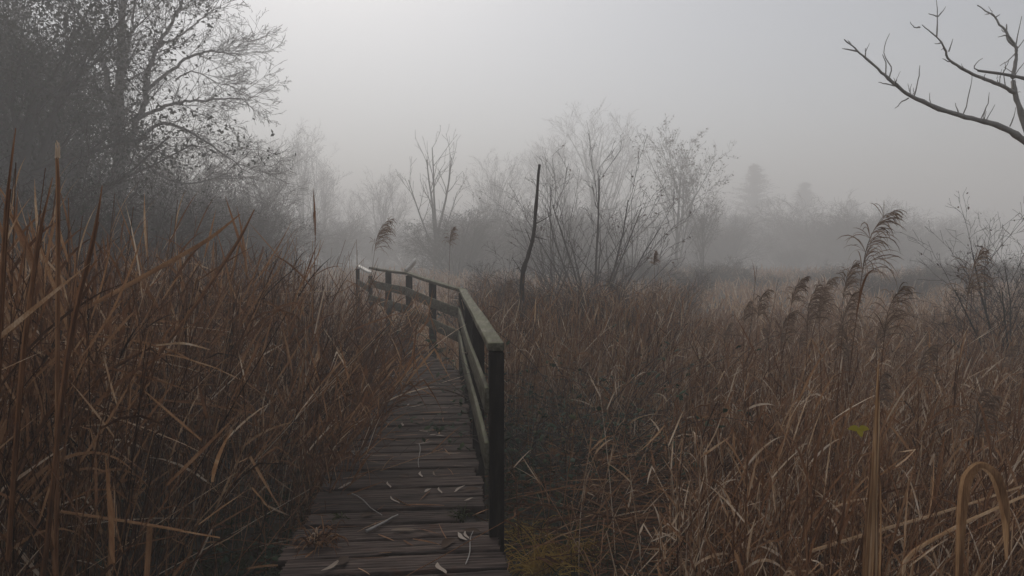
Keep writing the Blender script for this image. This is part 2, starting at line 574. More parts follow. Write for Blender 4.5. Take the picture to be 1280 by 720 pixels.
# far railing on the other side, where the boardwalk turns
far = empty('wooden_railing', at(455, 360, 15.6) * np.array([1, 1, 0]))
tag(far, 'short pale stretch of handrail on the far left end of the boardwalk', 'railing')
f0, f1, f2 = at(447, 331, 15.2), at(463, 339.5, 14.2), at(447, 331, 15.2)
plank(f0, f1, .045, .022, np.array([1, .4, 0]), 'top_rail', M_PALE, far, .6, 4)
plank(f0 - UPZ * .3, f1 - UPZ * .3, .014, .06, np.array([.6, 1, 0]), 'middle_rail', M_RAIL, far, .6, 4)
for q in (f0, f1):
    m = MB(); m.box((q[0], q[1], (q[2] - .35) / 2 - .03), (.035, 0, 0), (0, .035, 0), (0, 0, (q[2] + .25) / 2), .5)
    local(m.build('post', M_POST, far), far)
bd0, bd1 = at(505, 339, 11.9), at(518, 325.5, 12.1)
o = plank(bd0, bd1, .07, .02, np.array([.3, -1, .9]), 'loose_board', M_PALE, None, .7, 4)
tag(o, 'pale short board sticking up at a slant behind the railing corner', 'board')

# ------------------------------------------------------------------ reeds: shared geometry
def blade_paths(base, d0, length, droop, side, S=6, kink=None):
    """leaf centre lines: start base (N,3), direction d0, bending towards the ground; kink (N,) in 0..1 folds the blade there"""
    N = len(base)
    P = np.empty((N, S, 3)); P[:, 0] = base
    d = nrm(d0.copy())
    step = (length / (S - 1))[:, None]
    for i in range(1, S):
        t = i / (S - 1)
        d = d + np.array([0, 0, -1.0]) * (droop[:, None] * t * 0.9) + side * (.5 / S)
        if kink is not None:
            hit = (np.abs(t - kink) < .5 / (S - 1))[:, None]
            d = np.where(hit, d * np.array([1, 1, -.4]) + np.array([0, 0, -1.1]) + side * 1.2, d)
        d = nrm(d)
        P[:, i] = P[:, i - 1] + d * step
    return P


def blade_width(P, w, R_, S, prof=None):
    N = len(P)
    T = nrm(np.gradient(P, axis=1))
    ref = nrm(R_.normal(size=(N, 1, 3)) * np.array([1, 1, .4]))
    W = nrm(np.cross(T, np.broadcast_to(ref, T.shape)))
    t = np.linspace(0, 1, S)
    pr = prof if prof is not None else np.clip(.55 + 1.2 * t, 0, 1) * (1 - t ** 2.2) + .03
    return W, w[:, None] * pr[None, :]


def reed_field(R_, xy, height, lean, nleaf, stem, leaves, tint_mu=.45, leafw=(.007, .017), leaflen=(.22, .50), sz=.0036, segs=5, spread=.14, zmin=.18):
    """many reeds at once: xy (N,2), height (N,), lean (N,2) tip offset as a fraction of height"""
    N = len(xy)
    b = np.column_stack([xy, ground_z(xy[:, 0], xy[:, 1]) - .03])
    t = np.linspace(0, 1, 5)
    bend = R_.normal(0, .10, (N, 2))
    L = lean[:, None, :] * t[None, :, None] + bend[:, None, :] * (t ** 2)[None, :, None]
    hz_ = np.sqrt(np.clip(1 - (np.linalg.norm(lean, axis=1) * .75) ** 2, .12, 1))
    P = np.empty((N, 5, 3))
    P[:, :, :2] = b[:, None, :2] + L * height[:, None, None]
    P[:, :, 2] = b[:, None, 2] + (t[None] * (height * hz_)[:, None])
    rt = np.clip(R_.normal(tint_mu, spread, N), .05, .95)
    rt = np.clip(rt + .13 * np.sin(xy[:, 0] * 2.3 + 1.1 * np.sin(xy[:, 1] * 1.1)) * np.sin(xy[:, 1] * 1.9 + xy[:, 0] * .7), .03, .97)   # patches of paler and darker reed
    stem.tubes(P, (R_.uniform(.75, 1.35, N) * sz)[:, None] * (1 - .55 * t)[None], 3, np.clip(rt + R_.normal(.03, .06, N), 0, 1))
    for k in range(nleaf):
        keep = R_.random(N) < .9
        f = np.clip(zmin + (.96 - zmin) * (k + R_.random(N)) / nleaf, 0, .97)
        i0 = np.minimum((f * 4).astype(int), 3); fr = (f * 4 - i0)[:, None]
        a = np.arange(N)
        base = P[a, i0] * (1 - fr) + P[a, i0 + 1] * fr
        sd = nrm(P[a, i0 + 1] - P[a, i0])
        az = R_.uniform(0, 2 * math.pi, N)
        hv = np.column_stack([np.cos(az), np.sin(az), np.zeros(N)])
        ang = R_.uniform(.12, .95, N)[:, None]
        d0 = sd * np.cos(ang) + hv * np.sin(ang)
        ln = R_.uniform(*leaflen, N) * np.clip(height / 1.7, .5, 1.2)
        dr = R_.choice([.0, .10, .3, .9], N, p=[.46, .32, .16, .06])
        kk = np.where(R_.random(N) < .26, R_.uniform(.3, .8, N), 9)
        Pl = blade_paths(base, d0, ln, dr, R_.normal(0, .5, (N, 3)), segs, kk)[keep]
        Pl[:, :, 2] = np.maximum(Pl[:, :, 2], .02)
        W, wd = blade_width(Pl, R_.uniform(*leafw, N)[keep], R_, segs)
        tl = np.clip(rt + R_.normal(0, .13, N) + np.where(R_.random(N) < .12, .40, 0), .02, 1)[keep]
        leaves.ribbons(Pl, W, wd, tl)


def plume(R_, mb, base, d0, size, nod, n=24):
    """a reed's seed head: a curved axis with drooping one-sided strands of spikelets"""
    S = 8
    d = nrm(np.asarray(d0, float)); p = np.array(base, float); pts = [p.copy()]
    for i in range(S - 1):
        d = nrm(d + np.asarray(nod) * .10 * (i / 3) + np.array([0, 0, -.03 * i]))
        p = p + d * size / (S - 1); pts.append(p.copy())
    pts = np.array(pts)
    mb.tubes(pts, np.linspace(.003, .0012, S)[None], 3, .3)
    for k in range(n):
        f = (k + .5 * R_.random()) / n
        j = min(int(f * (S - 1)), S - 2); fr = f * (S - 1) - j
        b = pts[j] * (1 - fr) + pts[j + 1] * fr
        ax = nrm(pts[j + 1] - pts[j])
        ln = size * (.52 * (1 - f) ** .6 + .18) * R_.uniform(.75, 1.2)
        az = R_.normal(0, 1.1)
        nd = np.array([nod[0] * math.cos(az) - nod[1] * math.sin(az), nod[0] * math.sin(az) + nod[1] * math.cos(az), 0])
        m = 5
        base_ = np.repeat(b[None], m, 0)
        dd = nrm(ax * .8 + nd * .7 + R_.normal(0, .30, (m, 3)))
        P = blade_paths(base_, dd, ln * R_.uniform(.6, 1.0, m), R_.uniform(.25, 1.0, m), R_.normal(0, .35, (m, 3)), 7)
        W, wd = blade_width(P, R_.uniform(.0035, .0065, m), R_, 7, np.array([.25, .5, .8, 1, .95, .7, .15]))
        mb.ribbons(P, W, wd, np.clip(R_.normal(.5, .18, m), 0, 1))


def clear_of_deck(xy, margin_l=.05, margin_r=.12):
    """true where a plant's foot is off the boardwalk"""
    xr = deck_right_x(xy[:, 1])
    slope = np.where(xy[:, 1] > 8.9, 1.35, 1.02)
    w = DECK_W * slope
    w = np.where(xy[:, 1] > 13, 2.4, w)
    on = (xy[:, 0] < xr + margin_r) & (xy[:, 0] > xr - w - margin_l) & (xy[:, 1] < 15.9)
    return ~on


def in_view(xy, pad=.35):
    return np.abs(xy[:, 0]) < (xy[:, 1] * 640 / FOC + pad + .5)


# ---- the reed beds themselves (uncountable) -----------------------------------------------------
def scatter(R_, n, x0, x1, y0, y1, power=1.0):
    y = y0 + (y1 - y0) * R_.random(n) ** power
    return np.column_stack([R_.uniform(x0, x1, n), y])


st_, lf_ = MB(), MB()
# left bed
xy = scatter(R, 8200, -9.5, .2, 2.1, 16.5, 1.2)
keep = clear_of_deck(xy) & in_view(xy) & (xy[:, 0] < deck_right_x(xy[:, 1]) - .9)
dist_deck = deck_right_x(xy[:, 1]) - DECK_W - xy[:, 0]
keep &= ~((dist_deck < .85) & (xy[:, 1] < 4.8)) | (R.random(len(xy)) < .06)
xy = xy[keep]
dd_ = deck_right_x(xy[:, 1]) - DECK_W - xy[:, 0]
h = R.uniform(1.25, 2.05, len(xy)) * np.where(xy[:, 1] < 4.5, 1.0, .95) * np.interp(dd_, [0, .8, 2], [.72, .95, 1.08])
lean = R.normal(0, 1, (len(xy), 2)) * np.interp(xy[:, 1], [3, 7], [.20, .10])[:, None] + np.array([.07, -.04])
lean[:, 0] += np.where((dd_ < .8) & (xy[:, 1] > 4.6), R.uniform(.05, .5, len(xy)), 0)
reed_field(R, xy, h, lean, 5, st_, lf_, .37, spread=.21)
# broken stems leaning through the left bed
xy = scatter(R, 5200, -9.5, .2, 2.4, 17, 1.2)
xy = xy[clear_of_deck(xy) & in_view(xy) & (xy[:, 0] < deck_right_x(xy[:, 1]) - 1.1)]
xy = xy[(deck_right_x(xy[:, 1]) - DECK_W - xy[:, 0] > .55) | (xy[:, 1] > 4.8)]
reed_field(R, xy, R.uniform(1.1, 2.1, len(xy)), R.normal(0, .12, (len(xy), 2)) + np.array([.06, 0]), 1, st_, lf_, .48, spread=.20, sz=.0040)
xy = scatter(R, 1100, -8, -.3, 2.4, 12, 1.3)
xy = xy[clear_of_deck(xy) & (xy[:, 0] < deck_right_x(xy[:, 1]) - 1.4)]
reed_field(R, xy, R.uniform(1.0, 2.0, len(xy)), R.normal(0, .62, (len(xy), 2)), 3, st_, lf_, .64, spread=.20)
nx = 520
xt = np.column_stack([R.uniform(-4.0, -2.05, nx), R.uniform(3.0, 7.5, nx)])
xt[:, 0] -= np.maximum(0, xt[:, 1] - 4) * .10
az = R.normal(.1, .45, nx) + np.where(R.random(nx) < .35, 3.14, 0)
P = blade_paths(np.column_stack([xt, R.uniform(.55, 1.50, nx)]), np.column_stack([np.cos(az), np.sin(az), R.normal(.0, .28, nx)]), R.uniform(.3, 1.0, nx), R.uniform(0, .3, nx), R.normal(0, .2, (nx, 3)), 6)
W, wd = blade_width(P, R.uniform(.005, .015, nx), R, 6)
lf_.ribbons(P, W, wd, np.clip(R.normal(.62, .20, nx), .05, 1))
bed = empty('reed_bed', (-3, 5, 0)); tag(bed, 'tangled mass of dry brown reeds filling the marsh left of the boardwalk', 'reed bed', kind='stuff')
local(st_.build('reed_stems', M_REED, bed), bed); local(lf_.build('reed_blades', M_REED, bed), bed)

st_, lf_ = MB(), MB()
# right bed: low in the middle, taller at the right and beside the railing
xy = scatter(R, 8800, -.8, 10.5, 2.2, 14.5, 1.35)
keep = clear_of_deck(xy) & in_view(xy) & (xy[:, 0] > deck_right_x(xy[:, 1]) + .15)
pxx = 640 + FOC * xy[:, 0] / xy[:, 1]
low = (pxx < 840) & (xy[:, 1] < 6.2)                    # trampled patch beside the near post
mid = (pxx < 850) & (xy[:, 1] >= 6.2)
keep &= ~low | (R.random(len(xy)) < .10)
keep &= ~mid | (R.random(len(xy)) < np.interp(xy[:, 1], [6.2, 7, 10], [.25, .5, .9]))
xy, low, mid, pxx = xy[keep], low[keep], mid[keep], pxx[keep]
h = R.uniform(.62, 1.12, len(xy)) * np.interp(xy[:, 1], [2, 5, 9, 14], [.86, 1.0, 1.0, .85])
h = np.where(low, R.uniform(.3, .8, len(xy)), h)
h = np.where(mid, R.uniform(.8, 1.5, len(xy)), h)
lean = R.normal(0, 1, (len(xy), 2)) * np.interp(xy[:, 1], [3, 7], [.20, .10])[:, None] + np.array([.13, -.03])
reed_field(R, xy, h, lean, 5, st_, lf_, .60, leafw=(.006, .014))
xy = scatter(R, 6500, -.8, 11, 3.2, 15, 1.3)
pxx = 640 + FOC * xy[:, 0] / xy[:, 1]
xy = xy[clear_of_deck(xy) & in_view(xy) & (xy[:, 0] > deck_right_x(xy[:, 1]) + .15) & ((pxx > 850) | (xy[:, 1] > 6.2))]
reed_field(R, xy, R.uniform(.70, 1.18, len(xy)) * np.where(640 + FOC * xy[:, 0] / xy[:, 1] < 850, 1.3, np.interp(xy[:, 1], [3, 8, 15], [1, 1, .8])), R.normal(0, .12, (len(xy), 2)) + np.array([.10, 0]), 1, st_, lf_, .62, spread=.20, sz=.0040)
xy = scatter(R, 1500, .3, 8, 2.6, 9, 1.2)
xy = xy[in_view(xy) & clear_of_deck(xy)]
ln = R.normal(0, .35, (len(xy), 2)); ln[:, 0] += R.uniform(.2, .9, len(xy))
reed_field(R, xy, R.uniform(.7, 1.35, len(xy)), ln, 2, st_, lf_, .76, spread=.18)
bed = empty('reed_bed', (3, 6, 0)); tag(bed, 'tangled mass of dry straw reeds spreading over the marsh right of the railing', 'reed bed', kind='stuff')
local(st_.build('reed_stems', M_REED, bed), bed); local(lf_.build('reed_blades', M_REED, bed), bed)

# fading sedge meadow beyond
sg = MB()
yy = 11 + 50 * R.random(22000) ** 1.5
xy = np.column_stack([R.uniform(-.8, .85, len(yy)) * yy, yy])
xy = xy[in_view(xy, 2) & clear_of_deck(xy, .4, .4)]
N = len(xy)
b = np.column_stack([xy, ground_z(xy[:, 0], xy[:, 1])])
P = blade_paths(b, np.column_stack([R.normal(0, .3, (N, 2)), np.ones(N)]), R.uniform(.35, .80, N) * np.interp(xy[:, 1], [10, 40, 100], [1, 1.25, 1.9]), R.choice([.05, .3, .7], N), R.normal(0, .4, (N, 3)), 5)
W, wd = blade_width(P, R.uniform(.018, .05, N) * np.interp(xy[:, 1], [10, 40, 100], [.8, 2.2, 4.5]), R, 5)
sg.ribbons(P, W, wd, np.clip(R.normal(.74, .12, N), 0, 1))
tag(sg.build('sedge_meadow', M_REED), 'low brown sedge of the open marsh fading into fog', 'sedge', kind='stuff')

# flattened litter under everything
lt = MB()
xy = scatter(R, 5200, -6, 6.5, 1.5, 11, 1.3)
xy = xy[in_view(xy) & clear_of_deck(xy, -.12, .02)]
nx = 900                                        # long straws trampled down beside the near post
xt = np.column_stack([R.uniform(.42, 1.8, nx), R.uniform(4.0, 6.6, nx)])
az = R.normal(.25, .7, nx) + np.where(R.random(nx) < .4, 3.14, 0)
P = blade_paths(np.column_stack([xt, R.uniform(.02, .42, nx) * R.random(nx) ** .7]), np.column_stack([np.cos(az), np.sin(az), R.normal(.08, .25, nx)]), R.uniform(.3, 1.0, nx), R.uniform(0, .25, nx), R.normal(0, .2, (nx, 3)), 6)
P[:, :, 2] = np.maximum(P[:, :, 2], .03)
P[:, :, 0] = np.maximum(P[:, :, 0], deck_right_x(P[:, :, 1]) + .11)
W, wd = blade_width(P, R.uniform(.005, .014, nx), R, 6)
lt.ribbons(P, W, wd, np.clip(R.normal(.47, .22, nx), .05, 1))
nd_ = 420
q_ = 3.2 + 9 * R.random(nd_) ** .9; o_ = .06 + (DECK_W - .1) * (1 - R.random(nd_) ** 1.9)
on_deck = []
for a_, b_ in zip(q_, o_):
    p_, d_ = station(a_); on_deck.append((p_[0] - d_[1] * b_, p_[1] + d_[0] * b_, p_[2] + .006))
on_deck = np.array(on_deck)
N = nd_
az = R.uniform(0, 6.283, N)
P = blade_paths(on_deck, np.column_stack([np.cos(az), np.sin(az), R.uniform(0, .12, N)]), R.uniform(.05, .26, N), R.uniform(0, .1, N), R.normal(0, .35, (N, 3)) * [1, 1, .1], 5)
P[:, :, 2] = np.maximum(P[:, :, 2], on_deck[:, 2:3])
W = nrm(np.cross(nrm(np.gradient(P, axis=1)), np.array([0, 0, 1.0]) + R.normal(0, .3, (N, 1, 3))))
lt.ribbons(P, W, R.uniform(.004, .012, N)[:, None] * np.array([.5, 1, 1, .8, .2])[None], np.clip(R.normal(.45, .2, N), 0, 1))
N = len(xy)
az = R.uniform(0, 6.283, N)
b = np.column_stack([xy, ground_z(xy[:, 0], xy[:, 1]) + R.uniform(.02, .30, N) * (R.random(N) ** 1.2)])
d0 = np.column_stack([np.cos(az), np.sin(az), R.normal(.05, .22, N)])
P = blade_paths(b, d0, R.uniform(.25, .75, N), R.uniform(0, .25, N), R.normal(0, .3, (N, 3)), 5)
P[:, :, 2] = np.maximum(P[:, :, 2], ground_z(P[:, :, 0], P[:, :, 1]) + .01)
W, wd = blade_width(P, R.uniform(.006, .02, N), R, 5)
lt.ribbons(P, W, wd, np.clip(R.normal(.42, .17, N), .02, 1))
tag(lt.build('reed_litter', M_REED), 'broken reed straw lying over the marsh ground', 'litter', kind='stuff')

# mossy growth along both sides of the deck
ms = MB()
xa = scatter(R, 3200, -2.4, -.9, 2.2, 6.5, 1.1); xa = xa[(xa[:, 0] < deck_right_x(xa[:, 1]) - DECK_W - .02) & (xa[:, 0] > deck_right_x(xa[:, 1]) - DECK_W - .75)]
xb = scatter(R, 2600, -.4, 1.7, 3.2, 6.5, 1.1); xb = xb[(xb[:, 0] > deck_right_x(xb[:, 1]) + .1)]
xy = np.concatenate([xa, xb]); N = len(xy)
b = np.column_stack([xy, ground_z(xy[:, 0], xy[:, 1])])
P = blade_paths(b, np.column_stack([R.normal(0, .6, (N, 2)), np.ones(N)]), R.uniform(.06, .24, N), R.uniform(.1, .8, N), R.normal(0, .4, (N, 3)), 4)
W, wd = blade_width(P, R.uniform(.006, .016, N), R, 4)
ms.ribbons(P, W, wd, np.clip(R.normal(.45, .2, N), 0, 1))
tag(ms.build('moss_and_grass', M_MOSS), 'dark green moss and short grass along the boardwalk edges', 'grass', kind='stuff')

# ---- single reeds ---------------------------------------------------------------------------------
def make_reed(seed, height, lean, nleaf, tint, plumed=0.0, nod=(1, 0, 0), leafw=(.014, .028), leaflen=(.30, .55), dark=False, stem_r=.0040, broken=False, zmin=.22):
    R_ = np.random.default_rng(seed)
    root = empty('reed', (0, 0, 0)); root['category'] = 'reed'
    t = np.linspace(0, 1, 9)
    lean = np.asarray(lean, float); bend = R_.normal(0, .04, 2)
    P = np.zeros((9, 3))
    P[:, :2] = (lean[None] * t[:, None] + bend[None] * (t ** 2)[:, None]) * height
    P[:, 2] = t * height
    sm, lm = MB(), MB()
    sm.tubes(P, (stem_r * (1 - .55 * t))[None], 5, tint - .05)
    for f in np.arange(.15, .95, .16):          # nodes
        i = int(f * 8); q = P[i] + (P[i + 1] - P[i]) * (f * 8 - i)
        d = nrm(P[i + 1] - P[i])
        sm.tubes(np.array([q - d * .006, q, q + d * .006]), np.array([[.7, 1.5, .7]]) * stem_r * (1 - .5 * f), 5, tint - .2)
    parts = [sm.build('stem', M_PLUME if dark else M_REED, root, True)]
    if nleaf:
        N = nleaf
        f = np.sort(zmin + (.95 - zmin) * (np.arange(N) + R_.random(N)) / N)
        i0 = np.minimum((f * 8).astype(int), 7); fr = (f * 8 - i0)[:, None]
        base = P[i0] * (1 - fr) + P[i0 + 1] * fr
        sd = nrm(P[i0 + 1] - P[i0])
        az = R_.uniform(0, 6.283, N)
        hv = np.column_stack([np.cos(az), np.sin(az), np.zeros(N)])
        ang = R_.uniform(.10, .75, N)[:, None]
        ln = R_.uniform(*leaflen, N)
        kk = np.where(R_.random(N) < .28, R_.uniform(.3, .8, N), 9)
        Pl = blade_paths(base, sd * np.cos(ang) + hv * np.sin(ang), ln, R_.choice([.0, .12, .45], N, p=[.5, .35, .15]), R_.normal(0, .30, (N, 3)), 12, kk)
        W, wd = blade_width(Pl, R_.uniform(*leafw, N), R_, 12)
        lm.ribbons(Pl, W, wd, np.clip(tint + R_.normal(.03, .12, N) + np.where(R_.random(N) < .12, .3, 0), .03, 1), fold=.10)
        parts.append(lm.build('leaves', M_REED, root))
    if plumed:
        pm = MB()
        plume(R_, pm, P[-1], P[-1] - P[-2], plumed * 1.18, nod, 22)
        parts.append(pm.build('plume', M_PLUME, root))
    return note(root, *parts)


def set_on_ground(o, x, y, rz=0, sc=1.0):
    o.location = (x, y, float(ground_z(x, y)) - .03)
    o.rotation_euler = (0, 0, rz)
    o.scale = (sc, sc, sc)


# tall seeding reeds, each placed where the photograph shows it: tip px, tip py, distance, plume length, nod, foot px, label
plumed = [
    (1078, 345, 4.1, .37, 1, 1035, 'tallest feathery reed plume right of the path, curving above all its neighbours'),
    (1092, 418, 3.9, .26, 1, 1094, 'dark drooping reed plume just below and right of the tallest one'),
    (1052, 412, 4.4, .24, .6, 1040, 'pale bushy reed plume hanging left of the dark drooping one'),
    (1018, 400, 4.8, .26, .8, 1000, 'arched reed plume nodding over the reed left of the tallest plume'),
    (1036, 408, 5.0, .24, .7, 1030, 'thin upright reed plume between the arched plume and the pale bushy one'),
    (968, 372, 5.0, .19, .7, 960, 'slender reed with small curled plume left of the arched plumes'),
    (985, 428, 5.2, .22, .9, 970, 'short nodding reed plume low in front of the fog beside the slender reed'),
    (935, 408, 5.6, .17, .9, 928, 'leftmost small reed plume of the right-hand reed bed'),
    (1140, 470, 4.4, .20, .9, 1118, 'reed with dark comb-like plume leaning right of the tall pointed leaf blade'),
    (1120, 500, 4.2, .17, 1, 1108, 'low reed with dark flat plume just right of the pointed leaf blade'),
    (1208, 372, 4.6, .30, .6, 1178, 'feathery reed plume standing in front of the bare shrub at right'),
    (1062, 452, 4.7, .20, -.6, 1075, 'fluffy reed plume bending left under the tallest plume'),
    (462, 308, 7.6, .34, 1, 440, 'reed plume nodding to the right above the left-hand bed by the path'),
    (562, 308, 8.2, .20, .5, 556, 'small drooping reed plume above the far bend of the railing'),
    (823, 324, 7.6, .13, .5, 826, 'small pale reed plume hanging beside the bare willow shrub'),
    (1215, 552, 3.3, .20, 1, 1195, 'dark combed reed plume arching low near the right edge'),
    (1262, 556, 3.2, .20, .9, 1240, 'dark combed reed plume lowest at the right edge'),
    (640, 366, 8.6, .16, .6, 636, 'ragged pale reed plume rising behind the near end of the handrail'),
    (945, 398, 5.4, .20, .9, 938, 'feathery reed plume left of the thin upright ones, against the fog'),
    (1005, 378, 5.6, .21, .8, 990, 'tall reed plume rising between the slender reed and the arched plume'),
    (1046, 372, 4.9, .23, .5, 1030, 'tall loose reed plume close to the left of the tallest one'),
    (1105, 440, 5.2, .20, .9, 1090, 'bent reed plume right behind the dark drooping one'),
    (880, 425, 6.2, .16, .7, 874, 'small faded reed plume where the right reed bed begins'),
    (1000, 440, 6.0, .18, .8, 990, 'hazy reed plume low between the slender reed and the arched plumes'),
    (1075, 470, 5.6, .18, .8, 1068, 'hazy reed plume standing low behind the dark drooping one'),
    (1160, 440, 6.5, .17, .7, 1150, 'hazy reed plume in front of the open meadow left of the bare shrub'),
    (1245, 455, 5.5, .18, .8, 1230, 'hazy reed plume under the bare shrub at the right edge'),
    (960, 440, 6.4, .16, -.5, 965, 'pale reed plume bending left near the small leftmost plume'),
    (903, 430, 5.8, .15, .6, 900, 'tiny reed plume at the left of the fading marsh'),
]
for i, (px, py, Y, size, nod, fx, lab) in enumerate(plumed):
    tip = at(px, py, Y)
    foot = at(fx, 500, Y)
    hgt = tip[2] + .03
    lean = ((tip[0] - foot[0]) / hgt, 0.02)
    o = make_reed(300 + i, hgt, lean, 3 if px > 800 else 4, .40, size, np.array([np.sign(nod) * 1.0, .25 * math.sin(i * 2.1), 0]) * abs(nod), leafw=(.008, .016), leaflen=(.2, .4),
                  dark=False, stem_r=.0036, zmin=.15)
    set_on_ground(o, foot[0], foot[1])
    tag(o, lab, 'reed', 'seeding reeds with plumes')

# bare thin stems standing above the reeds
for i, (px, py, Y, fx, lab) in enumerate([
        (935, 322, 5.2, 926, 'bare thin reed stem standing straight against the fog'),
        (962, 345, 5.4, 935, 'bare thin reed stem slanting right beside the straight one'),
        (1172, 400, 4.4, 1168, 'bare dark reed stem upright before the right-hand shrub'),
        (302, 262, 6.0, 255, 'long leaning reed stem pointing up right over the left bed'),
        (397, 242, 8.4, 385, 'dark thin reed stem upright before the misty thicket')]):
    tip = at(px, py, Y); foot = at(fx, 500, Y)
    o = make_reed(380 + i, tip[2], ((tip[0] - foot[0]) / tip[2], .02), 2, .35, 0, leaflen=(.15, .3), leafw=(.006, .012), dark=True, stem_r=.0034)
    set_on_ground(o, foot[0], foot[1]); tag(o, lab, 'reed', 'bare reed stems')

# the broad pointed leaf sheath in the right foreground and other hand-placed blades
def blade_thing(name, pts, widths, label, tint, cat='reed', fold=.22, mat=None, group=None, layers=1, stem=True):
    pts = np.array([at(*p) for p in pts])
    n = len(pts)
    tt = np.linspace(0, n - 1, 4 * (n - 1) + 1)
    P = np.column_stack([np.interp(tt, np.arange(n), pts[:, k]) for k in range(3)])
    for _ in range(2):
        P[1:-1] = (P[:-2] + 2 * P[1:-1] + P[2:]) / 4
    w = np.interp(tt, np.arange(n), widths)
    root = empty(name, (P[0][0], P[0][1], min(P[0][2], 0.0)))
    T = nrm(np.gradient(P, axis=0))
    for k in range(layers):
        m = MB()
        Wv = nrm(np.cross(T, np.array([.15 + .25 * k, 1, 0])))
        sh = np.array([.004 * k, -.012 * k, 0])
        ww = w * (1 - .28 * k)
        if k: ww = np.where(np.arange(len(w)) < len(w) * (1 - .18 * k), ww, ww * .3)
        m.ribbons((P + sh)[None], Wv[None], ww[None], tint - .14 * k, fold=fold * (1 if k % 2 == 0 else -1))
        local(m.build('leaf', mat or M_REED, root), root)
    if 'frayed' in label:
        m = MB()
        for q in range(5):
            a0 = P[-1] + R.normal(0, .004, 3)
            m.ribbons(np.array([[a0, a0 + [R.normal(0, .004), 0, .03], a0 + [R.normal(0, .012), 0, .055]]]), np.array([[[1, 0, 0]] * 3]), np.array([[.009, .008, .003]]), .97)
        local(m.build('frayed_top', M_REED, root), root)
    if not stem:
        tag(root, label, cat, group)
        return root
    m = MB(); m.tubes(P[: max(4, int(len(P) * .8))] + np.array([0, .006, 0]), np.interp(np.arange(max(4, int(len(P) * .8))), [0, len(P)], [.0045, .0018])[None], 5, tint - .1)
    local(m.build('stem', M_REED, root), root)
    tag(root, label, cat, group)
    return root


sheath = empty('reed', at(1090, 720, 2.25) * np.array([1, 1, 0]))
tag(sheath, 'tall broad pointed straw leaf blade standing in the right foreground', 'reed')
for k in range(9):                          # a bundle of torn leaf sheaths tapering to one point
    o_ = (k - 4) / 4.0
    top_y = [560, 500, 486, 452, 440, 462, 492, 530, 585][k] + R.normal(0, 4)
    tt = np.linspace(0, 1, 22)
    yy_ = 810 + (top_y - 810) * tt
    conv = np.clip((yy_ - 445) / 260, .04, 1.0) ** .8
    xx = 1087 + (1099 - 1087) * np.clip((810 - yy_) / 370, 0, 1) + o_ * 10.5 * conv + .8 * np.sin(tt * 9 + k)
    P = np.array([at(a, b, 2.25 + .012 * math.cos(o_ * 2.2) * (-1) + .003 * (k % 2)) for a, b in zip(xx, yy_)])
    Wv = nrm(np.column_stack([np.full(22, 1.0), np.full(22, .55 * o_ + .25 * R.normal()) , np.zeros(22)]))
    m = MB()
    m.ribbons(P[None], Wv[None], ((.0105 * (.35 + .65 * conv)) * np.where(tt > .9, (1 - tt) * 10 * .9 + .1, 1))[None], float(np.clip([.40, .82, .55, .92, .70, .34, .84, .28, .60][k], 0, 1)), fold=.18)
    local(m.build('leaf', M_STRAW, sheath), sheath)
m = MB(); P = np.array([at(1088, 810, 2.262), at(1091, 650, 2.262), at(1095, 530, 2.262), at(1098, 470, 2.262)])
m.tubes(P[None], np.array([[.012, .010, .006, .002]]), 6, .5)
local(m.build('stem', M_REED, sheath), sheath)
blade_thing('reed', [(1195, 760, 2.3), (1200, 640, 2.3), (1206, 595, 2.28), (1222, 578, 2.25), (1243, 590, 2.22), (1256, 640, 2.2), (1258, 700, 2.2)],
            [.012, .024, .032, .022, .030, .024, .008], 'broad leaf blade bent over in an arch at the lower right', .62, layers=2, stem=False, fold=.1, mat=M_STRAW)
blade_thing('reed', [(1150, 770, 2.5), (1120, 700, 2.6), (1200, 655, 2.6), (1290, 615, 2.65)], [.012, .014, .013, .010], 'long straw stem lying slantwise across the lower right', .86, mat=M_STRAW)
blade_thing('reed', [(1010, 690, 3.0), (1080, 668, 3.0), (1180, 640, 3.1), (1300, 600, 3.1)], [.012, .015, .012, .008], 'long pale stem lying behind the pointed leaf blade', .92, mat=M_STRAW)
blade_thing('reed', [(70, 760, 2.6), (72, 520, 2.6), (73, 300, 2.6), (73, 215, 2.6), (72, 197, 2.6)], [.015, .017, .017, .016, .014], 'thick broken reedmace stalk with pale frayed top at the left', .62, layers=2)
blade_thing('reed', [(-10, 640, 1.9), (0, 420, 1.95), (8, 260, 2.0), (20, 160, 2.0)], [.012, .016, .013, .003], 'rusty broad leaf blade cut by the left edge of the photo', .5, layers=2)
blade_thing('reed', [(10, 700, 2.2), (28, 450, 2.2), (48, 300, 2.2), (66, 222, 2.2)], [.014, .018, .014, .003], 'rusty broad leaf blade leaning right beside the edge one', .52, layers=2)
blade_thing('reed', [(55, 720, 2.4), (85, 430, 2.4), (120, 290, 2.4), (128, 232, 2.4)], [.016, .022, .016, .003], 'wide brown leaf blade just right of the broken stalk', .48, layers=2)
blade_thing('reed', [(180, 780, 2.6), (190, 640, 2.6), (182, 700, 2.55)], [.02, .024, .006], 'pale reed stub standing in the lower left', .68, layers=1)
blade_thing('reed', [(75, 640, 2.5), (180, 655, 2.5), (275, 672, 2.5)], [.006, .008, .006], 'thin pale stem lying level across the lower left', .75)
blade_thing('reed', [(90, 395, 3.1), (200, 335, 3.2), (262, 300, 3.4), (300, 268, 3.5)], [.016, .022, .02, .006], 'long leaning straw reed with broken leaves over the left bed', .66)
blade_thing('reed', [(170, 480, 3.4), (240, 390, 3.5), (300, 300, 3.8), (318, 262, 3.8)], [.016, .02, .018, .006], 'brown reed bundle leaning right towards the fog', .52, layers=2)
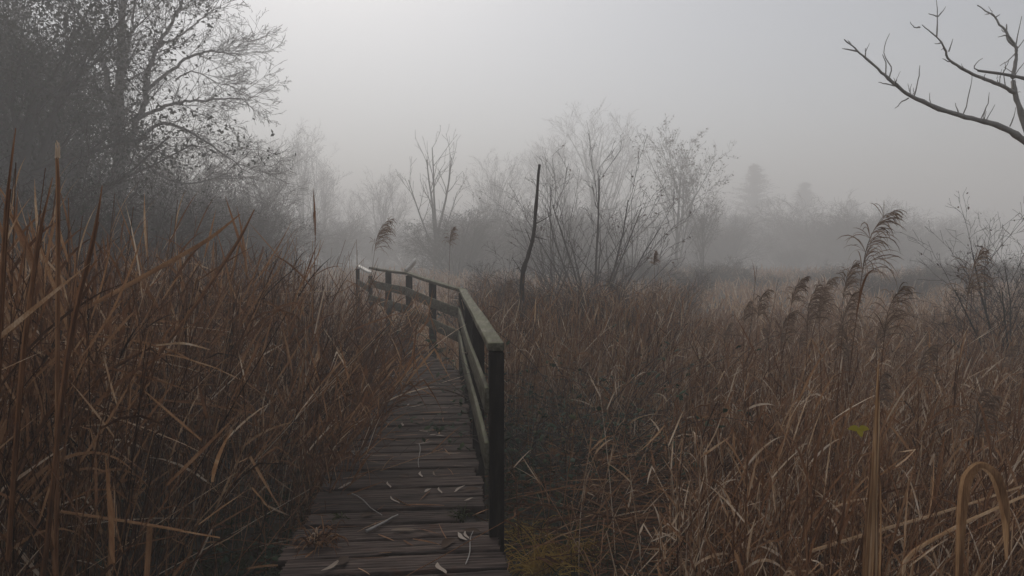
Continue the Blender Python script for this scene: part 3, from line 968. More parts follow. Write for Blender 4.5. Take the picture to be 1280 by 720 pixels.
blade_thing('reed', [(195, 432, 3.2), (230, 428, 3.2), (262, 437, 3.2)], [.004, .011, .003], 'white bleached leaf lying on the left reed bed', .90)
blade_thing('reed', [(400, 455, 6.6), (475, 468, 7.0), (520, 482, 7.25), (545, 497, 7.35)], [.010, .016, .014, .008], 'reed fallen across the boardwalk with its tip on the planks', .68)

# the nearest reeds of both beds, one object each; the copies share a dozen shapes
protos_l = [make_reed(500 + i, RND.uniform(1.7, 2.25), (RND.uniform(-.06, .22), RND.uniform(-.08, .08)), 8, RND.uniform(.40, .66), 0, leafw=(.009, .020)) for i in range(9)]
protos_r = [make_reed(540 + i, RND.uniform(.95, 1.3), (RND.uniform(.05, .4), RND.uniform(-.1, .1)), 7, RND.uniform(.50, .76), 0, leafw=(.007, .016), leaflen=(.25, .48)) for i in range(9)]
protos_o = [make_reed(580 + i, RND.uniform(1.2, 1.75), (RND.uniform(.25, .6), RND.uniform(-.1, .1)), 9, RND.uniform(.36, .6), 0, leafw=(.008, .018), leaflen=(.3, .6)) for i in range(8)]
spent = set()


def put(protos, x, y, rz, sc, label, group):
    p = RND.choice(protos)
    if p.name in spent:
        o = copy_thing(p)
    else:
        o = p; spent.add(p.name)
    set_on_ground(o, x, y, rz, sc)
    tag(o, label, 'reed', group)
    return o


cnt = 0
while cnt < 120:
    y = 1.75 + 3.6 * RND.random() ** 1.2
    x = RND.uniform(-.72 * y - .2, -1.5)
    xr = float(deck_right_x(y)) - DECK_W
    if x > xr - (.95 if y < 4.7 else .1) or (x * x + y * y) < 4.6: continue
    put(protos_l, x, y, RND.uniform(-.9, .9), RND.uniform(.8, 1.08), 'dry brown reed with hanging blades at the front of the left reed bed', 'near reeds left of the boardwalk'); cnt += 1
cnt = 0
while cnt < 96:                                   # reeds leaning over the boardwalk from the left
    y = 4.5 + 7 * RND.random() ** 1.4
    x = float(deck_right_x(y)) - DECK_W - RND.uniform(.02, .35)
    put(protos_o, x, y, RND.uniform(-1.1, .35), RND.uniform(.6, .95), 'brown reed leaning over the left edge of the boardwalk', 'reeds overhanging the boardwalk'); cnt += 1
cnt = 0
while cnt < 105:
    y = 2.5 + 3.2 * RND.random() ** 1.1
    x = RND.uniform(.9, .74 * y)
    if 640 + FOC * x / y < 850: continue
    put(protos_r, x, y, RND.uniform(-1.0, 1.0), RND.uniform(.72, 1.02), 'straw brown reed with bent blades at the front of the right reed bed', 'near reeds right of the boardwalk'); cnt += 1
for p in protos_l + protos_r:
    if p.name not in spent:
        set_on_ground(p, -2.6, 4.2); tag(p, 'dry brown reed with hanging blades at the front of the left reed bed', 'reed', 'near reeds left of the boardwalk')

# ------------------------------------------------------------------ grass tufts, brambles
def tuft(name, px, py, Y, n, ln, mat, label, cat='grass tuft', z=None, wid=(.004, .009)):
    p = at(px, py, Y)
    zz = float(ground_z(p[0], p[1])) if z is None else z
    m = MB()
    b = np.tile([0, 0, 0.0], (n, 1)) + np.column_stack([R.normal(0, .04, (n, 2)) * ln / .3, np.zeros(n)])
    P = blade_paths(b, np.column_stack([R.normal(0, .55, (n, 2)), np.ones(n)]), R.uniform(.5, 1.1, n) * ln, R.uniform(.4, 1.1, n), R.normal(0, .3, (n, 3)), 9)
    W, wd = blade_width(P, R.uniform(*wid, n), R, 9)
    m.ribbons(P, W, wd, np.clip(R.normal(.5, .2, n), 0, 1), fold=.1)
    o = m.build(name, mat); o.location = (p[0], p[1], zz)
    return tag(o, label, cat)


tuft('grass_tuft', 672, 700, 4.15, 130, .42, M_YGRASS, 'bright yellow grass tuft arching beside the near railing post')
tuft('grass_tuft', 705, 690, 4.35, 110, .40, M_YGRASS, 'golden grass tuft behind the brightest one, further from the post')
tuft('grass_tuft', 655, 640, 4.8, 70, .34, M_YGRASS, 'dull yellow grass tuft between the post and the brambles')
tuft('grass_tuft', 577, 640, 4.02, 40, .14, M_MOSS, 'green grass tuft growing from the rotted plank by the post', z=.38)
tuft('grass_tuft', 606, 655, 3.95, 36, .30, M_YGRASS, 'dry straw tuft squeezed between deck edge and near post', z=.2)
tuft('grass_tuft', 425, 650, 3.98, 26, .10, M_MOSS, 'small mossy tuft on the left part of the near planks', z=.39)
tuft('grass_tuft', 398, 690, 3.62, 46, .22, M_REED, 'heap of brown straw on the left corner of the near planks', z=.40, wid=(.006, .014))
tuft('grass_tuft', 548, 428, 10.4, 40, .22, M_MOSS, 'green weed tuft at the foot of the far railing bend', z=.44)
tuft('grass_tuft', 600, 480, 7.6, 30, .16, M_MOSS, 'green weed tuft at the deck edge under the lower rail', z=.38)


def bramble(px, Y, spread, hgt, nst, nlf, label, size=.03, name='bramble', mat=None, ground=True, z0=0.0):
    c = at(px, 500, Y); c[2] = (float(ground_z(c[0], c[1])) if ground else 0) + z0
    root = empty(name, c)
    sm, lm = MB(), MB()
    az = R.uniform(0, 6.283, nst)
    d0 = np.column_stack([np.cos(az) * .8, np.sin(az) * .8, R.uniform(.5, 1.6, nst)])
    P = blade_paths(np.column_stack([R.normal(0, spread * .3, (nst, 2)), np.zeros(nst)]), d0, R.uniform(.45, .85, nst) * (spread + hgt), R.uniform(.15, .5, nst), R.normal(0, .4, (nst, 3)), 9)
    P[:, :, 2] = np.maximum(P[:, :, 2], .03)
    sm.tubes(P, np.linspace(.004, .0018, 9)[None], 4, .4)
    k = R.integers(0, nst, nlf); f = R.uniform(.15, 8, nlf) * .99
    i0 = np.minimum(f.astype(int), 7); fr = (f - i0)[:, None]
    b = P[k, i0] * (1 - fr) + P[k, i0 + 1] * fr + R.normal(0, .045, (nlf, 3)) * np.array([1, 1, .7])
    b[:, 2] = np.maximum(b[:, 2], .03)
    a2 = R.uniform(0, 6.283, nlf)
    d = np.column_stack([np.cos(a2), np.sin(a2), R.normal(-.1, .35, nlf)])
    Pl = blade_paths(b, d, R.uniform(.6, 1.35, nlf) * size * 2.0, R.uniform(.1, .5, nlf), np.zeros((nlf, 3)), 6)
    T = nrm(np.gradient(Pl, axis=1))
    W = nrm(np.cross(T, nrm(np.array([0, 0, 1.0]) + R.normal(0, .35, (nlf, 1, 3)))))
    wd = R.uniform(.7, 1.15, nlf)[:, None] * size * 1.25 * np.array([.12, .75, 1, .85, .5, .04])[None]
    lm.ribbons(Pl, W, wd, np.clip(R.normal(.48, .22, nlf), 0, 1), fold=.15)
    sm.build('stem', M_TWIG, root, True); lm.build('leaves', mat or M_GREEN, root)
    return tag(root, label, 'bramble')


bramble(60, 2.6, .5, .45, 14, 190, 'dark green bramble with broad leaves in the lower left corner', .036)
bramble(190, 2.9, .5, .35, 12, 130, 'low bramble under the reeds right of the corner bramble', .030)
bramble(120, 3.6, .5, .6, 12, 120, 'shaded bramble half hidden among the left reeds', .028)
bramble(700, 5.8, .9, 1.25, 46, 620, 'leafy green bramble growing beside the near railing post', .028)
bramble(655, 6.9, .6, 1.2, 34, 340, 'bramble climbing close behind the handrail', .026)
bramble(770, 6.3, 1.0, 1.1, 46, 480, 'dark bramble thicket below the bare willow shrub', .026)
bramble(700, 4.9, .6, .22, 14, 170, 'low creeping bramble on the trampled ground by the post', .024)
bramble(830, 6.0, .7, .5, 16, 160, 'low bramble at the left foot of the right reed bed', .024)
bramble(990, 4.4, .4, .3, 9, 60, 'small bramble sprig among the right-hand reeds', .024)
bramble(500, 12.3, .35, .75, 14, 260, 'ivy tangle draped over the far bend of the railing', .035, name='ivy', mat=M_GREEN, z0=.45)
bramble(335, 4.0, .28, .22, 9, 110, 'mossy green bramble at the left side of the near planks', .022)

# ------------------------------------------------------------------ leaves and sticks on the planks
def flat_leaf(px, py, ln, wd, ang, label, tint, name='fallen_leaf', mat=None, lift=.006, cat='leaf', group='fallen leaves on the planks'):
    v = at(px, py, 5.0) - np.array([0, 0, EYE])
    k = (.40 + lift - EYE) / v[2]
    x, y = v[0] * k, v[1] * k
    m = MB()
    t = np.linspace(-.5, .5, 8)
    P = np.column_stack([t * ln, .06 * ln * np.sin(t * 5 + tint * 9), .10 * ln * t ** 2 + .004])
    W = np.tile([0, 1.0, .15], (8, 1)); W = nrm(W)
    m.ribbons(P[None], W[None], (wd * np.array([.15, .6, .9, 1, .95, .8, .5, .06]))[None], tint, fold=.18)
    o = m.build(name, mat or M_DEADLEAF); o.location = (x, y, .40 + lift); o.rotation_euler = (RND.uniform(-.1, .1), RND.uniform(-.06, .06), ang)
    return tag(o, label, cat, group)


def stick(px0, py0, px1, py1, r, label, tint=.5):
    pts = []
    for px, py in ((px0, py0), (px1, py1)):
        v = at(px, py, 5.0) - np.array([0, 0, EYE]); k = (.40 + r + .004 - EYE) / v[2]
        pts.append(np.array([v[0] * k, v[1] * k, .40 + r + .004]))
    a, b = pts
    t = np.linspace(0, 1, 7)[:, None]
    P = a + (b - a) * t; P[:, 0] += .008 * np.sin(t[:, 0] * 6); P[:, 2] += .006 * np.abs(np.sin(t[:, 0] * 5))
    m = MB(); m.tubes(P - a, np.linspace(r, r * .6, 7)[None], 6, tint)
    o = m.build('stick', M_LICHEN, smooth=True); o.location = a
    return tag(o, label, 'stick')


A = math.radians
flat_leaf(577, 672, .13, .026, A(118), 'largest pale fallen leaf on the right of the near planks', .95)
flat_leaf(583, 670, .10, .016, A(105), 'slim pale leaf lying against the largest one', .85)
flat_leaf(551, 712, .15, .030, A(108), 'pale curled leaf at the bottom edge of the planks', .78)
flat_leaf(415, 708, .14, .022, A(60), 'pale leaf in the straw at the bottom left of the planks', .62)
flat_leaf(431, 608, .16, .020, A(65), 'long grey leaf left of centre on the planks', .72)
flat_leaf(486, 607, .12, .016, A(105), 'upper leaf of the slanting pair at mid deck', .75)
flat_leaf(493, 626, .13, .016, A(122), 'lower leaf of the slanting pair at mid deck', .80)
flat_leaf(526, 594, .12, .018, A(100), 'pale leaf near the middle of the deck', .80)
flat_leaf(550, 614, .11, .016, A(102), 'small straight leaf right of the deck middle', .76)
flat_leaf(574, 612, .14, .018, A(62), 'pale leaf tilted near the right deck edge', .82)
flat_leaf(586, 625, .09, .016, A(50), 'short pale leaf beside the reddish patch of plank', .70)
flat_leaf(590, 613, .11, .05, A(20), 'round reddish brown leaf at the right deck edge', .20, mat=M_BROWNLEAF)
flat_leaf(440, 565, .20, .014, A(-12), 'thin straw leaf lying across the left planks', .70)
flat_leaf(470, 570, .22, .016, A(10), 'brown straw leaf lying beside the thin one', .45)
flat_leaf(545, 545, .16, .022, A(-20), 'pale twisted leaf further up the deck', .80)
flat_leaf(530, 540, .10, .028, A(160), 'broad pale leaf under the twisted one', .88)
flat_leaf(521, 508, .20, .018, A(45), 'slanted straw piece below the fallen reed tip', .72)
flat_leaf(510, 507, .12, .018, A(75), 'short straw piece left of the slanted one', .70)
flat_leaf(505, 664, .14, .035, A(10), 'dull brown leaf in the middle of the near planks', .28)
flat_leaf(560, 680, .12, .05, A(60), 'dark curled leaf below the largest pale one', .15, mat=M_BROWNLEAF)
flat_leaf(460, 645, .09, .045, A(30), 'dark blackish leaf left on the near planks', .05, mat=M_BROWNLEAF)
flat_leaf(505, 596, .08, .04, A(-30), 'small black leaf by the middle pale leaf', .05, mat=M_BROWNLEAF)
flat_leaf(590, 665, .10, .04, A(-20), 'small dark leaf right of the largest pale one', .10, mat=M_BROWNLEAF)
flat_leaf(430, 702, .10, .05, A(80), 'dark crumpled leaf in the straw heap', .08, mat=M_BROWNLEAF)
k = 0
while k < 44:                                     # scraps further along the deck, too alike to tell apart
    s_at = 4.2 + 7.5 * RND.random()
    p, d = station(s_at); off = RND.uniform(.06, DECK_W - .06)
    x, y = p[0] - d[1] * off, p[1] + d[0] * off
    m = None
    vv = np.array([x, y, p[2]])
    o = flat_leaf(640, 600, RND.uniform(.06, .16), RND.uniform(.008, .022), RND.uniform(0, 3.1), 'scrap of dead reed leaf scattered on the boardwalk planks', RND.uniform(.25, .95), group='leaf scraps along the boardwalk')
    o.location = (x, y, p[2] + .008); k += 1
stick(458, 664, 498, 645, .008, 'dark stick lying on the near planks beside the straw', .35)
stick(440, 617, 478, 645, .004, 'thin twig slanting across the left near planks', .3)
stick(524, 555, 524, 585, .004, 'thin dark twig standing lengthwise at mid deck', .2)
stick(582, 705, 592, 665, .003, 'thin twig beside the largest pale leaf', .4)

# ------------------------------------------------------------------ trees
def grow(rg, out, p, d, L, r, lev, C):
    """recursive bare branching; out collects (points (5,3), radii (5,), level)"""
    pts = [p]
    n_ = 4
    dx, dy, dz = d
    wig, trop = C['wig'][min(lev, len(C['wig']) - 1)], C['trop'][min(lev, len(C['trop']) - 1)]
    for i in range(n_):
        dx += rg.gauss(0, wig); dy += rg.gauss(0, wig); dz += rg.gauss(0, wig) + trop
        q = math.sqrt(dx * dx + dy * dy + dz * dz); dx /= q; dy /= q; dz /= q
        p = (p[0] + dx * L / n_, p[1] + dy * L / n_, max(p[2] + dz * L / n_, .05))
        pts.append(p)
    r1 = max(r * C['taper'], C['rmin'])
    out.append((pts, [r + (r1 - r) * i / n_ for i in range(5)], lev))
    if lev >= C['levels']:
        return
    nch = C['n'][lev]
    nch = int(nch) + (rg.random() < nch - int(nch))
    for c in range(nch):
        t = C['t0'][lev] + (1 - C['t0'][lev]) * (c + rg.random()) / nch
        k = min(int(t * n_), n_ - 1); f = t * n_ - k
        a, b = pts[k], pts[k + 1]
        q = tuple(a[i] + (b[i] - a[i]) * f for i in range(3))
        ax = tuple(b[i] - a[i] for i in range(3)); m = math.sqrt(sum(v * v for v in ax)) or 1; ax = tuple(v / m for v in ax)
        u = (rg.gauss(0, 1), rg.gauss(0, 1), rg.gauss(0, .7)); dt = sum(u[i] * ax[i] for i in range(3))
        u = tuple(u[i] - dt * ax[i] for i in range(3)); m = math.sqrt(sum(v * v for v in u)) or 1; u = tuple(v / m for v in u)
        an = rg.uniform(*C['ang'][lev])
        nd = tuple(ax[i] * math.cos(an) + u[i] * math.sin(an) for i in range(3))
        rr = (r + (r1 - r) * t) * C['rr'][lev]
        grow(rg, out, q, nd, L * rg.uniform(*C['len'][lev]) * (1.1 - .35 * t), max(rr, C['rmin']), lev + 1, C)


def wood(root, out, split=1, mats=(None, None), tint=.5, sides=(7, 3)):
    """trunk = levels up to split, crown = the finer twigs"""
    parts = []
    for name, sel, sd, mat in (('trunk', [o for o in out if o[2] <= split], sides[0], mats[0] or M_BARK), ('crown', [o for o in out if o[2] > split], sides[1], mats[1] or M_TWIG)):
        if not sel: continue
        m = MB()
        m.tubes(np.array([o[0] for o in sel]), np.array([o[1] for o in sel]), sd, np.clip(R.normal(tint, .12, len(sel)), 0, 1))
        parts.append(m.build(name, mat, root, True))
    note(root, *parts)
    return parts


def leaf_cloud(root, out, levels, n, size, mat, name='leaves', jitter=.12, tint=.5, parts=None):
    sel = [o for o in out if o[2] in levels]
    P = np.array([o[0] for o in sel])
    k = R.integers(0, len(P), n); i = R.integers(1, 5, n)
    f = R.random(n)[:, None]
    b = P[k, i - 1] * (1 - f) + P[k, i] * f + R.normal(0, jitter, (n, 3))
    d = R.normal(0, 1, (n, 3)) + np.array([0, 0, -.3])
    Pl = blade_paths(b, d, R.uniform(.6, 1.3, n) * size, R.uniform(.1, .5, n), np.zeros((n, 3)), 3)
    W, _ = blade_width(Pl, np.ones(n), R, 3)
    wd = R.uniform(.7, 1.2, n)[:, None] * size * .65 * np.array([.3, 1, .15])[None]
    m = MB(); m.ribbons(Pl, W, wd, np.clip(R.normal(tint, .2, n), 0, 1))
    o = m.build(name, mat, root)
    KIDS[root.name].append(o)
    return o


def cfg(levels, n, ln, ang, wig, trop, rr, t0, taper=.35, rmin=.002):
    return dict(levels=levels, n=n, len=ln, ang=ang, wig=wig, trop=trop, rr=rr, t0=t0, taper=taper, rmin=rmin)


def mk_tree(seed, H, r, C, base_dirs=None, split=1, mats=(None, None), name='bare_tree', cat='tree', tint=.5, ret=False):
    rg = random.Random(seed)
    root = empty(name, (0, 0, 0)); root['category'] = cat
    out = []
    for d, L, rr in (base_dirs or [((0, 0, 1), H, r)]):
        grow(rg, out, (rg.gauss(0, .04), rg.gauss(0, .04), -.1), d, L, rr, 0, C)
    wood(root, out, split, mats, tint)
    return (root, out) if ret else root


def place(root, px, Y, label, rz=0, top=200, group=None, wide=1.0):
    """stand a tree on the ground at column px, Y m away (far ones pushed out), scaled until its top reaches row top"""
    Y = Y * float(np.interp(Y, [7, 9, 12, 20, 30, 40], [1, 1.35, 1.9, 3.0, 3.9, 4.4]))
    p = at(px, 400, Y)
    H = max(max(c[2] for c in k.bound_box) for k in kids(root))
    gz = float(ground_z(p[0], p[1])) - .05
    sc = (at(px, top, Y)[2] - gz) / H
    root.location = (p[0], p[1], gz)
    root.rotation_euler = (0, 0, rz); root.scale = (sc * wide, sc * wide, sc)
    return tag(root, label, None, group)


SPREAD = cfg(4, [11, 7, 6, 4], [(.5, .75), (.42, .65), (.4, .65), (.4, .7)], [(.5, 1.05), (.4, .95), (.35, .9), (.3, .9)], [.06, .12, .16, .2], [.02, .05, .02, .0],
             [.5, .5, .5, .55], [.22, .2, .15, .1], rmin=.0032)
FAN = cfg(4, [9, 6, 5, 3], [(.5, .8), (.4, .6), (.4, .6), (.4, .6)], [(.25, .6), (.3, .7), (.3, .8), (.3, .9)], [.05, .08, .12, .16], [.05, .08, .05, .02], [.55, .5, .5, .55], [.2, .2, .15, .1], rmin=.004)
BUSH = cfg(3, [9, 7, 5], [(.4, .7), (.4, .65), (.4, .7)], [(.3, .9), (.35, 1.0), (.3, 1.0)], [.10, .14, .2], [.03, .02, 0], [.5, .5, .55], [.08, .1, .1], rmin=.0032)


def fan_dirs(rg, n, L, r, spread):
    res = []
    for i in range(n):
        a = 6.283 * (i + rg.random() * .7) / n; e = spread * (.35 + .65 * rg.random())
        res.append(((math.cos(a) * e, math.sin(a) * e, 1), L * rg.uniform(.75, 1.1), r * rg.uniform(.6, 1.1)))
    return res


# left: the big spreading tree, its limbs led along the photograph's, with dense dark neighbours
rg = random.Random(3)
BY = 29.0


def bp_(zx, zy, dy=0.0):
    return at(.336 * (450 + (zx - 450) * (.84 if zx > 450 else 1)), .336 * zy, BY + dy)


big = empty('bare_tree', at(150, 400, BY) * np.array([1, 1, 0])); big['category'] = 'tree'
TW = cfg(3, [5, 3.6, 2.6], [(.45, .75), (.4, .7), (.4, .7)], [(.35, .9), (.35, .85), (.3, .8)], [.06, .09, .12, .15], [.02, .03, .02, 0], [.5, .55, .6], [.15, .12, .1], rmin=.0062)
tm, tw_out = MB(), []
for pts, r0, r1, dy in (
        ([(445, 1150), (450, 800), (440, 560), (440, 380), (452, 200), (462, 0), (470, -160)], .30, .08, 0),
        ([(440, 480), (400, 300), (360, 170), (300, 60), (250, -30)], .13, .04, -.8),
        ([(450, 620), (520, 450), (560, 380), (555, 290), (610, 180), (690, 60), (740, -30)], .15, .04, .5),
        ([(560, 340), (700, 240), (800, 190), (900, 195), (980, 212)], .075, .016, 1.2),
        ([(530, 440), (640, 395), (760, 375), (880, 365), (1040, 372)], .085, .014, -.6),
        ([(450, 330), (480, 200), (505, 90), (525, -30)], .08, .03, .9),
        ([(480, 560), (620, 450), (760, 490), (900, 570), (1010, 640)], .085, .014, -1.0),
        ([(440, 420), (330, 310), (200, 270), (60, 270)], .075, .016, -.5),
        ([(610, 180), (720, 130), (820, 60), (900, 20)], .05, .012, .6),
        ([(500, 560), (600, 640), (720, 690), (900, 660), (1020, 560)], .06, .012, .8),
        ([(690, 300), (760, 260), (860, 300), (960, 330)], .035, .01, .4)):
    P = np.array([bp_(a, b, dy * k / (len(pts) - 1)) for k, (a, b) in enumerate(pts)]) - np.array(big.location)
    tt = np.linspace(0, len(pts) - 1, 6 * (len(pts) - 1) + 1)
    P = np.column_stack([np.interp(tt, np.arange(len(pts)), P[:, k]) for k in range(3)])
    for _ in range(3): P[1:-1] = (P[:-2] + 2 * P[1:-1] + P[2:]) / 4
    P[2:] += R.normal(0, .03, P[2:].shape)
    rr = np.linspace(r0, r1, len(P))
    tm.tubes(P, rr[None], 8, .4)
    n_ = int(len(P) * .55)
    for q in range(n_):
        i = int(len(P) * (.30 + .68 * (q + rg.random()) / n_)); i = min(max(i, 1), len(P) - 2)
        ax = nrm(P[i + 1] - P[i - 1])
        u = nrm(np.cross(ax, np.array([rg.gauss(0, 1), rg.gauss(0, 1), rg.gauss(0, 1)])))
        an = rg.uniform(.35, 1.0)
        grow(rg, tw_out, tuple(P[i]), tuple(ax * math.cos(an) + u * math.sin(an)), rg.uniform(.8, 2.0), max(rr[i] * .35, .014), 0, TW)
parts = [tm.build('trunk', M_BARK, big, True)]
m = MB(); m.tubes(np.array([o[0] for o in tw_out]), np.array([o[1] for o in tw_out]), 3, np.clip(R.normal(.45, .12, len(tw_out)), 0, 1))
parts.append(m.build('crown', M_TWIG, big))
note(big, *parts)
leaf_cloud(big, tw_out, (2, 3), 60, .07, M_BROWNLEAF, jitter=.05)
tag(big, 'big spreading bare tree with long tangled limbs at the upper left')
ivy, out = mk_tree(22, 3.4, .16, SPREAD, [((0, 0, 1), 4.6, .17), ((-.3, .2, 1), 4.8, .1), ((.25, .1, 1), 5.0, .1)], name='ivy_clad_tree', ret=True, tint=.35)
leaf_cloud(ivy, out, (1, 2, 3), 13000, .075, M_IVY, jitter=.20)
place(ivy, -15, 11.0, 'dark ivy-clad tree filling the top left corner', 0, -120)
place(copy_thing(ivy), 45, 12.5, 'second ivy-clad tree just right of the corner tree', 2.1, -90, wide=.8)
t2, out = mk_tree(23, 3.2, .14, SPREAD, [((0, 0, 1), 4.4, .13), ((.3, .1, 1), 4.6, .09), ((-.3, -.1, 1), 4.6, .09)], ret=True, tint=.35)
leaf_cloud(t2, out, (2, 3), 1500, .06, M_IVY, jitter=.12)
place(t2, 70, 13.0, 'dark twiggy tree standing between the corner tree and the big spreading one', 0, -60, wide=.8)
b1, out = mk_tree(31, 2.2, .05, BUSH, fan_dirs(rg, 13, 2.3, .035, .9), name='thorn_bush', cat='bush', ret=True, tint=.4)
leaf_cloud(b1, out, (2, 3), 2600, .05, M_IVY, jitter=.08)
place(b1, 60, 9.2, 'dense dark thorn bush at the left behind the tallest reeds', 0, 150)
for (px, Y, top, rz, lab) in ((165, 10.5, 165, 1.3, 'dense thorn bush under the big spreading tree'), (-30, 8.6, 110, 2.2, 'dark thorn bush at the very left edge behind the broad blades'),
                              (235, 12.0, 195, 3.0, 'misty thorn bush right of the big tree foot'), (110, 13.5, 120, 4.1, 'tall thorn bush behind the trunk of the big tree'),
                              (20, 13.0, 60, .6, 'tall thorn bush under the ivy-clad tree'), (325, 14.5, 255, 2.2, 'low misty thorn bush under the slender trees'), (285, 13.5, 215, 5.2, 'misty thorn bush between the big tree and the slender trees')):
    place(copy_thing(b1), px, Y, lab, rz, top)
sh, out = mk_tree(33, 2.4, .05, BUSH, fan_dirs(rg, 14, 2.6, .035, 1.0), name='bare_bush', cat='bush', ret=True)
leaf_cloud(sh, out, (2, 3), 500, .045, M_BROWNLEAF, jitter=.06)
place(sh, 300, 14.5, 'grey bare bush with arching twigs beside the misty thicket', 0, 185)
for (px, Y, top, rz, lab) in ((262, 17.0, 150, 2.0, 'hazy bare bush right of the big spreading tree'), (350, 19.0, 225, 1.0, 'hazy low bush below the slender misty trees'),
                              (415, 22, 255, 4.0, 'pale low bush in fog above the left end of the railing'), (205, 16.0, 140, 5.0, 'hazy tall bush behind the misty thorn bush'),
                              (640, 10.5, 312, .5, 'low bare bush behind the handrail joint'), (845, 11, 325, 3.3, 'low bare bush at the foot of the leafy fog tree'),
                              (690, 8.6, 300, 2.4, 'twiggy low bush left of the bare willow shrub'), (785, 8.6, 318, 1.1, 'twiggy low bush right of the bare willow shrub'),
                              (600, 10.0, 320, 4.4, 'low twiggy bush just behind the bend of the railing')):
    place(copy_thing(sh), px, Y, lab, rz, top)

# slender and spreading trees in the fog
sl = mk_tree(41, 4.2, .07, FAN, [((0, 0, 1), 4.6, .07), ((.15, .05, 1), 4.3, .05)], tint=.5, name='slender_tree')
place(sl, 378, 27, 'tall slender misty tree left of the pale gap in the fog', 0, 135)
for (px, Y, top, rz, lab) in ((352, 25, 150, 2.0, 'slender misty tree standing left of the tall one'), (408, 30, 182, 3.5, 'faint slender tree standing right of the tall one'), (330, 22, 150, 5.0, 'slender misty tree next to the thicket at left')):
    place(copy_thing(sl), px, Y, lab, rz, top)
# forked tree: two stems drawn after the photograph
fk = empty('forked_tree', (0, 0, 0)); fk['category'] = 'tree'
out = []; rg = random.Random(8)
FK = cfg(2, [5, 3], [(.3, .55), (.3, .55)], [(.35, .8), (.35, .8)], [.05, .1, .12], [.06, .06, .03], [.6, .6], [.3, .2], rmin=.006)
grow(rg, out, (0, 0, -.1), (0, 0, 1), 1.3, .075, 9, dict(FK, levels=9, wig=[.03] * 10, trop=[0] * 10))
out = [(o[0], o[1], 0) for o in out]
top = out[0][0][-1]
for d, L, r in (((-.15, 0, 1), 2.9, .05), ((.22, .1, 1), 3.0, .05), ((-.42, -.1, 1), 2.6, .035), ((.05, -.1, 1), 3.2, .045), ((.48, .1, 1), 2.2, .03)):
    grow(rg, out, top if abs(d[0]) < .3 else out[0][0][3], d, L, r, 0, FK)
wood(fk, out, 0)
place(fk, 543, 19.5, 'pale forked tree standing alone above the far end of the boardwalk', 0, 150)
wide = mk_tree(43, 4.5, .1, FAN, [((0, 0, 1), 5.0, .12), ((.3, 0, 1), 4.8, .07), ((-.3, .1, 1), 4.8, .07)], name='spreading_tree')
place(wide, 738, 29, 'tall faint spreading tree in fog behind the bare willow shrub', 0, 126, wide=1.2)
for (px, Y, top, rz, lab) in ((622, 26, 185, 1.0, 'faint round tree between the forked tree and the willow shrub'), (482, 28, 205, 2.6, 'faint reddish tree left of the forked tree'),
                              (690, 34, 165, 4.0, 'very faint tree left behind the tall spreading one'), (1110, 34, 275, 3.0, 'faint bare tree right of the dark conifers'), (440, 30, 235, .3, 'very faint tree in the pale gap above the railing')):
    place(copy_thing(wide), px, Y, lab, rz, top)
lf, out = mk_tree(44, 4.2, .08, FAN, [((0, 0, 1), 4.3, .08), ((.25, 0, 1), 3.6, .05)], name='leafy_tree', ret=True)
leaf_cloud(lf, out, (3, 4), 1100, .09, M_BROWNLEAF, jitter=.04, tint=.3)
place(lf, 845, 20.5, 'slim tree still holding a few leaves right of the willow shrub', 0, 138)
o = copy_thing(lf); place(o, 878, 19.0, 'short leafy sapling at the right foot of the slim leafy tree', 2.0, 235)

# the bare willow shrub and the bent pole in front of it
rg = random.Random(12)
WIL = cfg(3, [5.5, 3.6, 2.0], [(.34, .6), (.3, .55), (.35, .6)], [(.25, .6), (.3, .75), (.3, .8)], [.055, .09, .14], [.03, .07, .04], [.52, .55, .6], [.18, .2, .2], rmin=.0030)
dirs = []
for dx, dy, L, r in ((-.55, 0, 2.5, .020), (-.33, .2, 2.9, .024), (-.12, -.1, 2.8, .024), (.02, .1, 3.3, .028), (.16, -.2, 2.9, .024), (.34, .1, 2.8, .022), (.58, -.1, 2.5, .020), (-.8, .2, 1.9, .016), (.85, 0, 2.0, .016), (.1, .5, 2.6, .02), (-.2, -.5, 2.2, .018)):
    dirs.append(((dx, dy, 1), L, r))
wil, out = mk_tree(77, 3, .03, WIL, dirs, split=0, name='bare_shrub', cat='shrub', ret=True, tint=.35)
leaf_cloud(wil, out, (3,), 60, .06, M_BROWNLEAF, jitter=.02)
place(wil, 742, 11.0, 'bare willow shrub fanning out with dark twigs in the middle of the marsh', 0, 160, wide=1.3)
w2 = copy_thing(wil); place(w2, 690, 13.5, 'thinner bare shrub fanning out left behind the willow shrub', 2.2, 185)
w3 = copy_thing(wil); place(w3, 790, 15.0, 'misty bare shrub behind the right side of the willow shrub', 4.0, 215)


def limb(mb, pts, r0, r1, sides=7, tint=.5, sub=4, wob=.0):
    pts = np.array(pts); n_ = len(pts)
    tt = np.linspace(0, n_ - 1, sub * (n_ - 1) + 1)
    P = np.column_stack([np.interp(tt, np.arange(n_), pts[:, k]) for k in range(3)])
    for _ in range(2): P[1:-1] = (P[:-2] + 2 * P[1:-1] + P[2:]) / 4
    P += R.normal(0, wob, P.shape)
    rr = np.linspace(r0, r1, len(P)) * (1 + R.normal(0, .06, len(P)) + .22 * (R.random(len(P)) < .12))
    mb.tubes(P, rr[None], sides, tint)


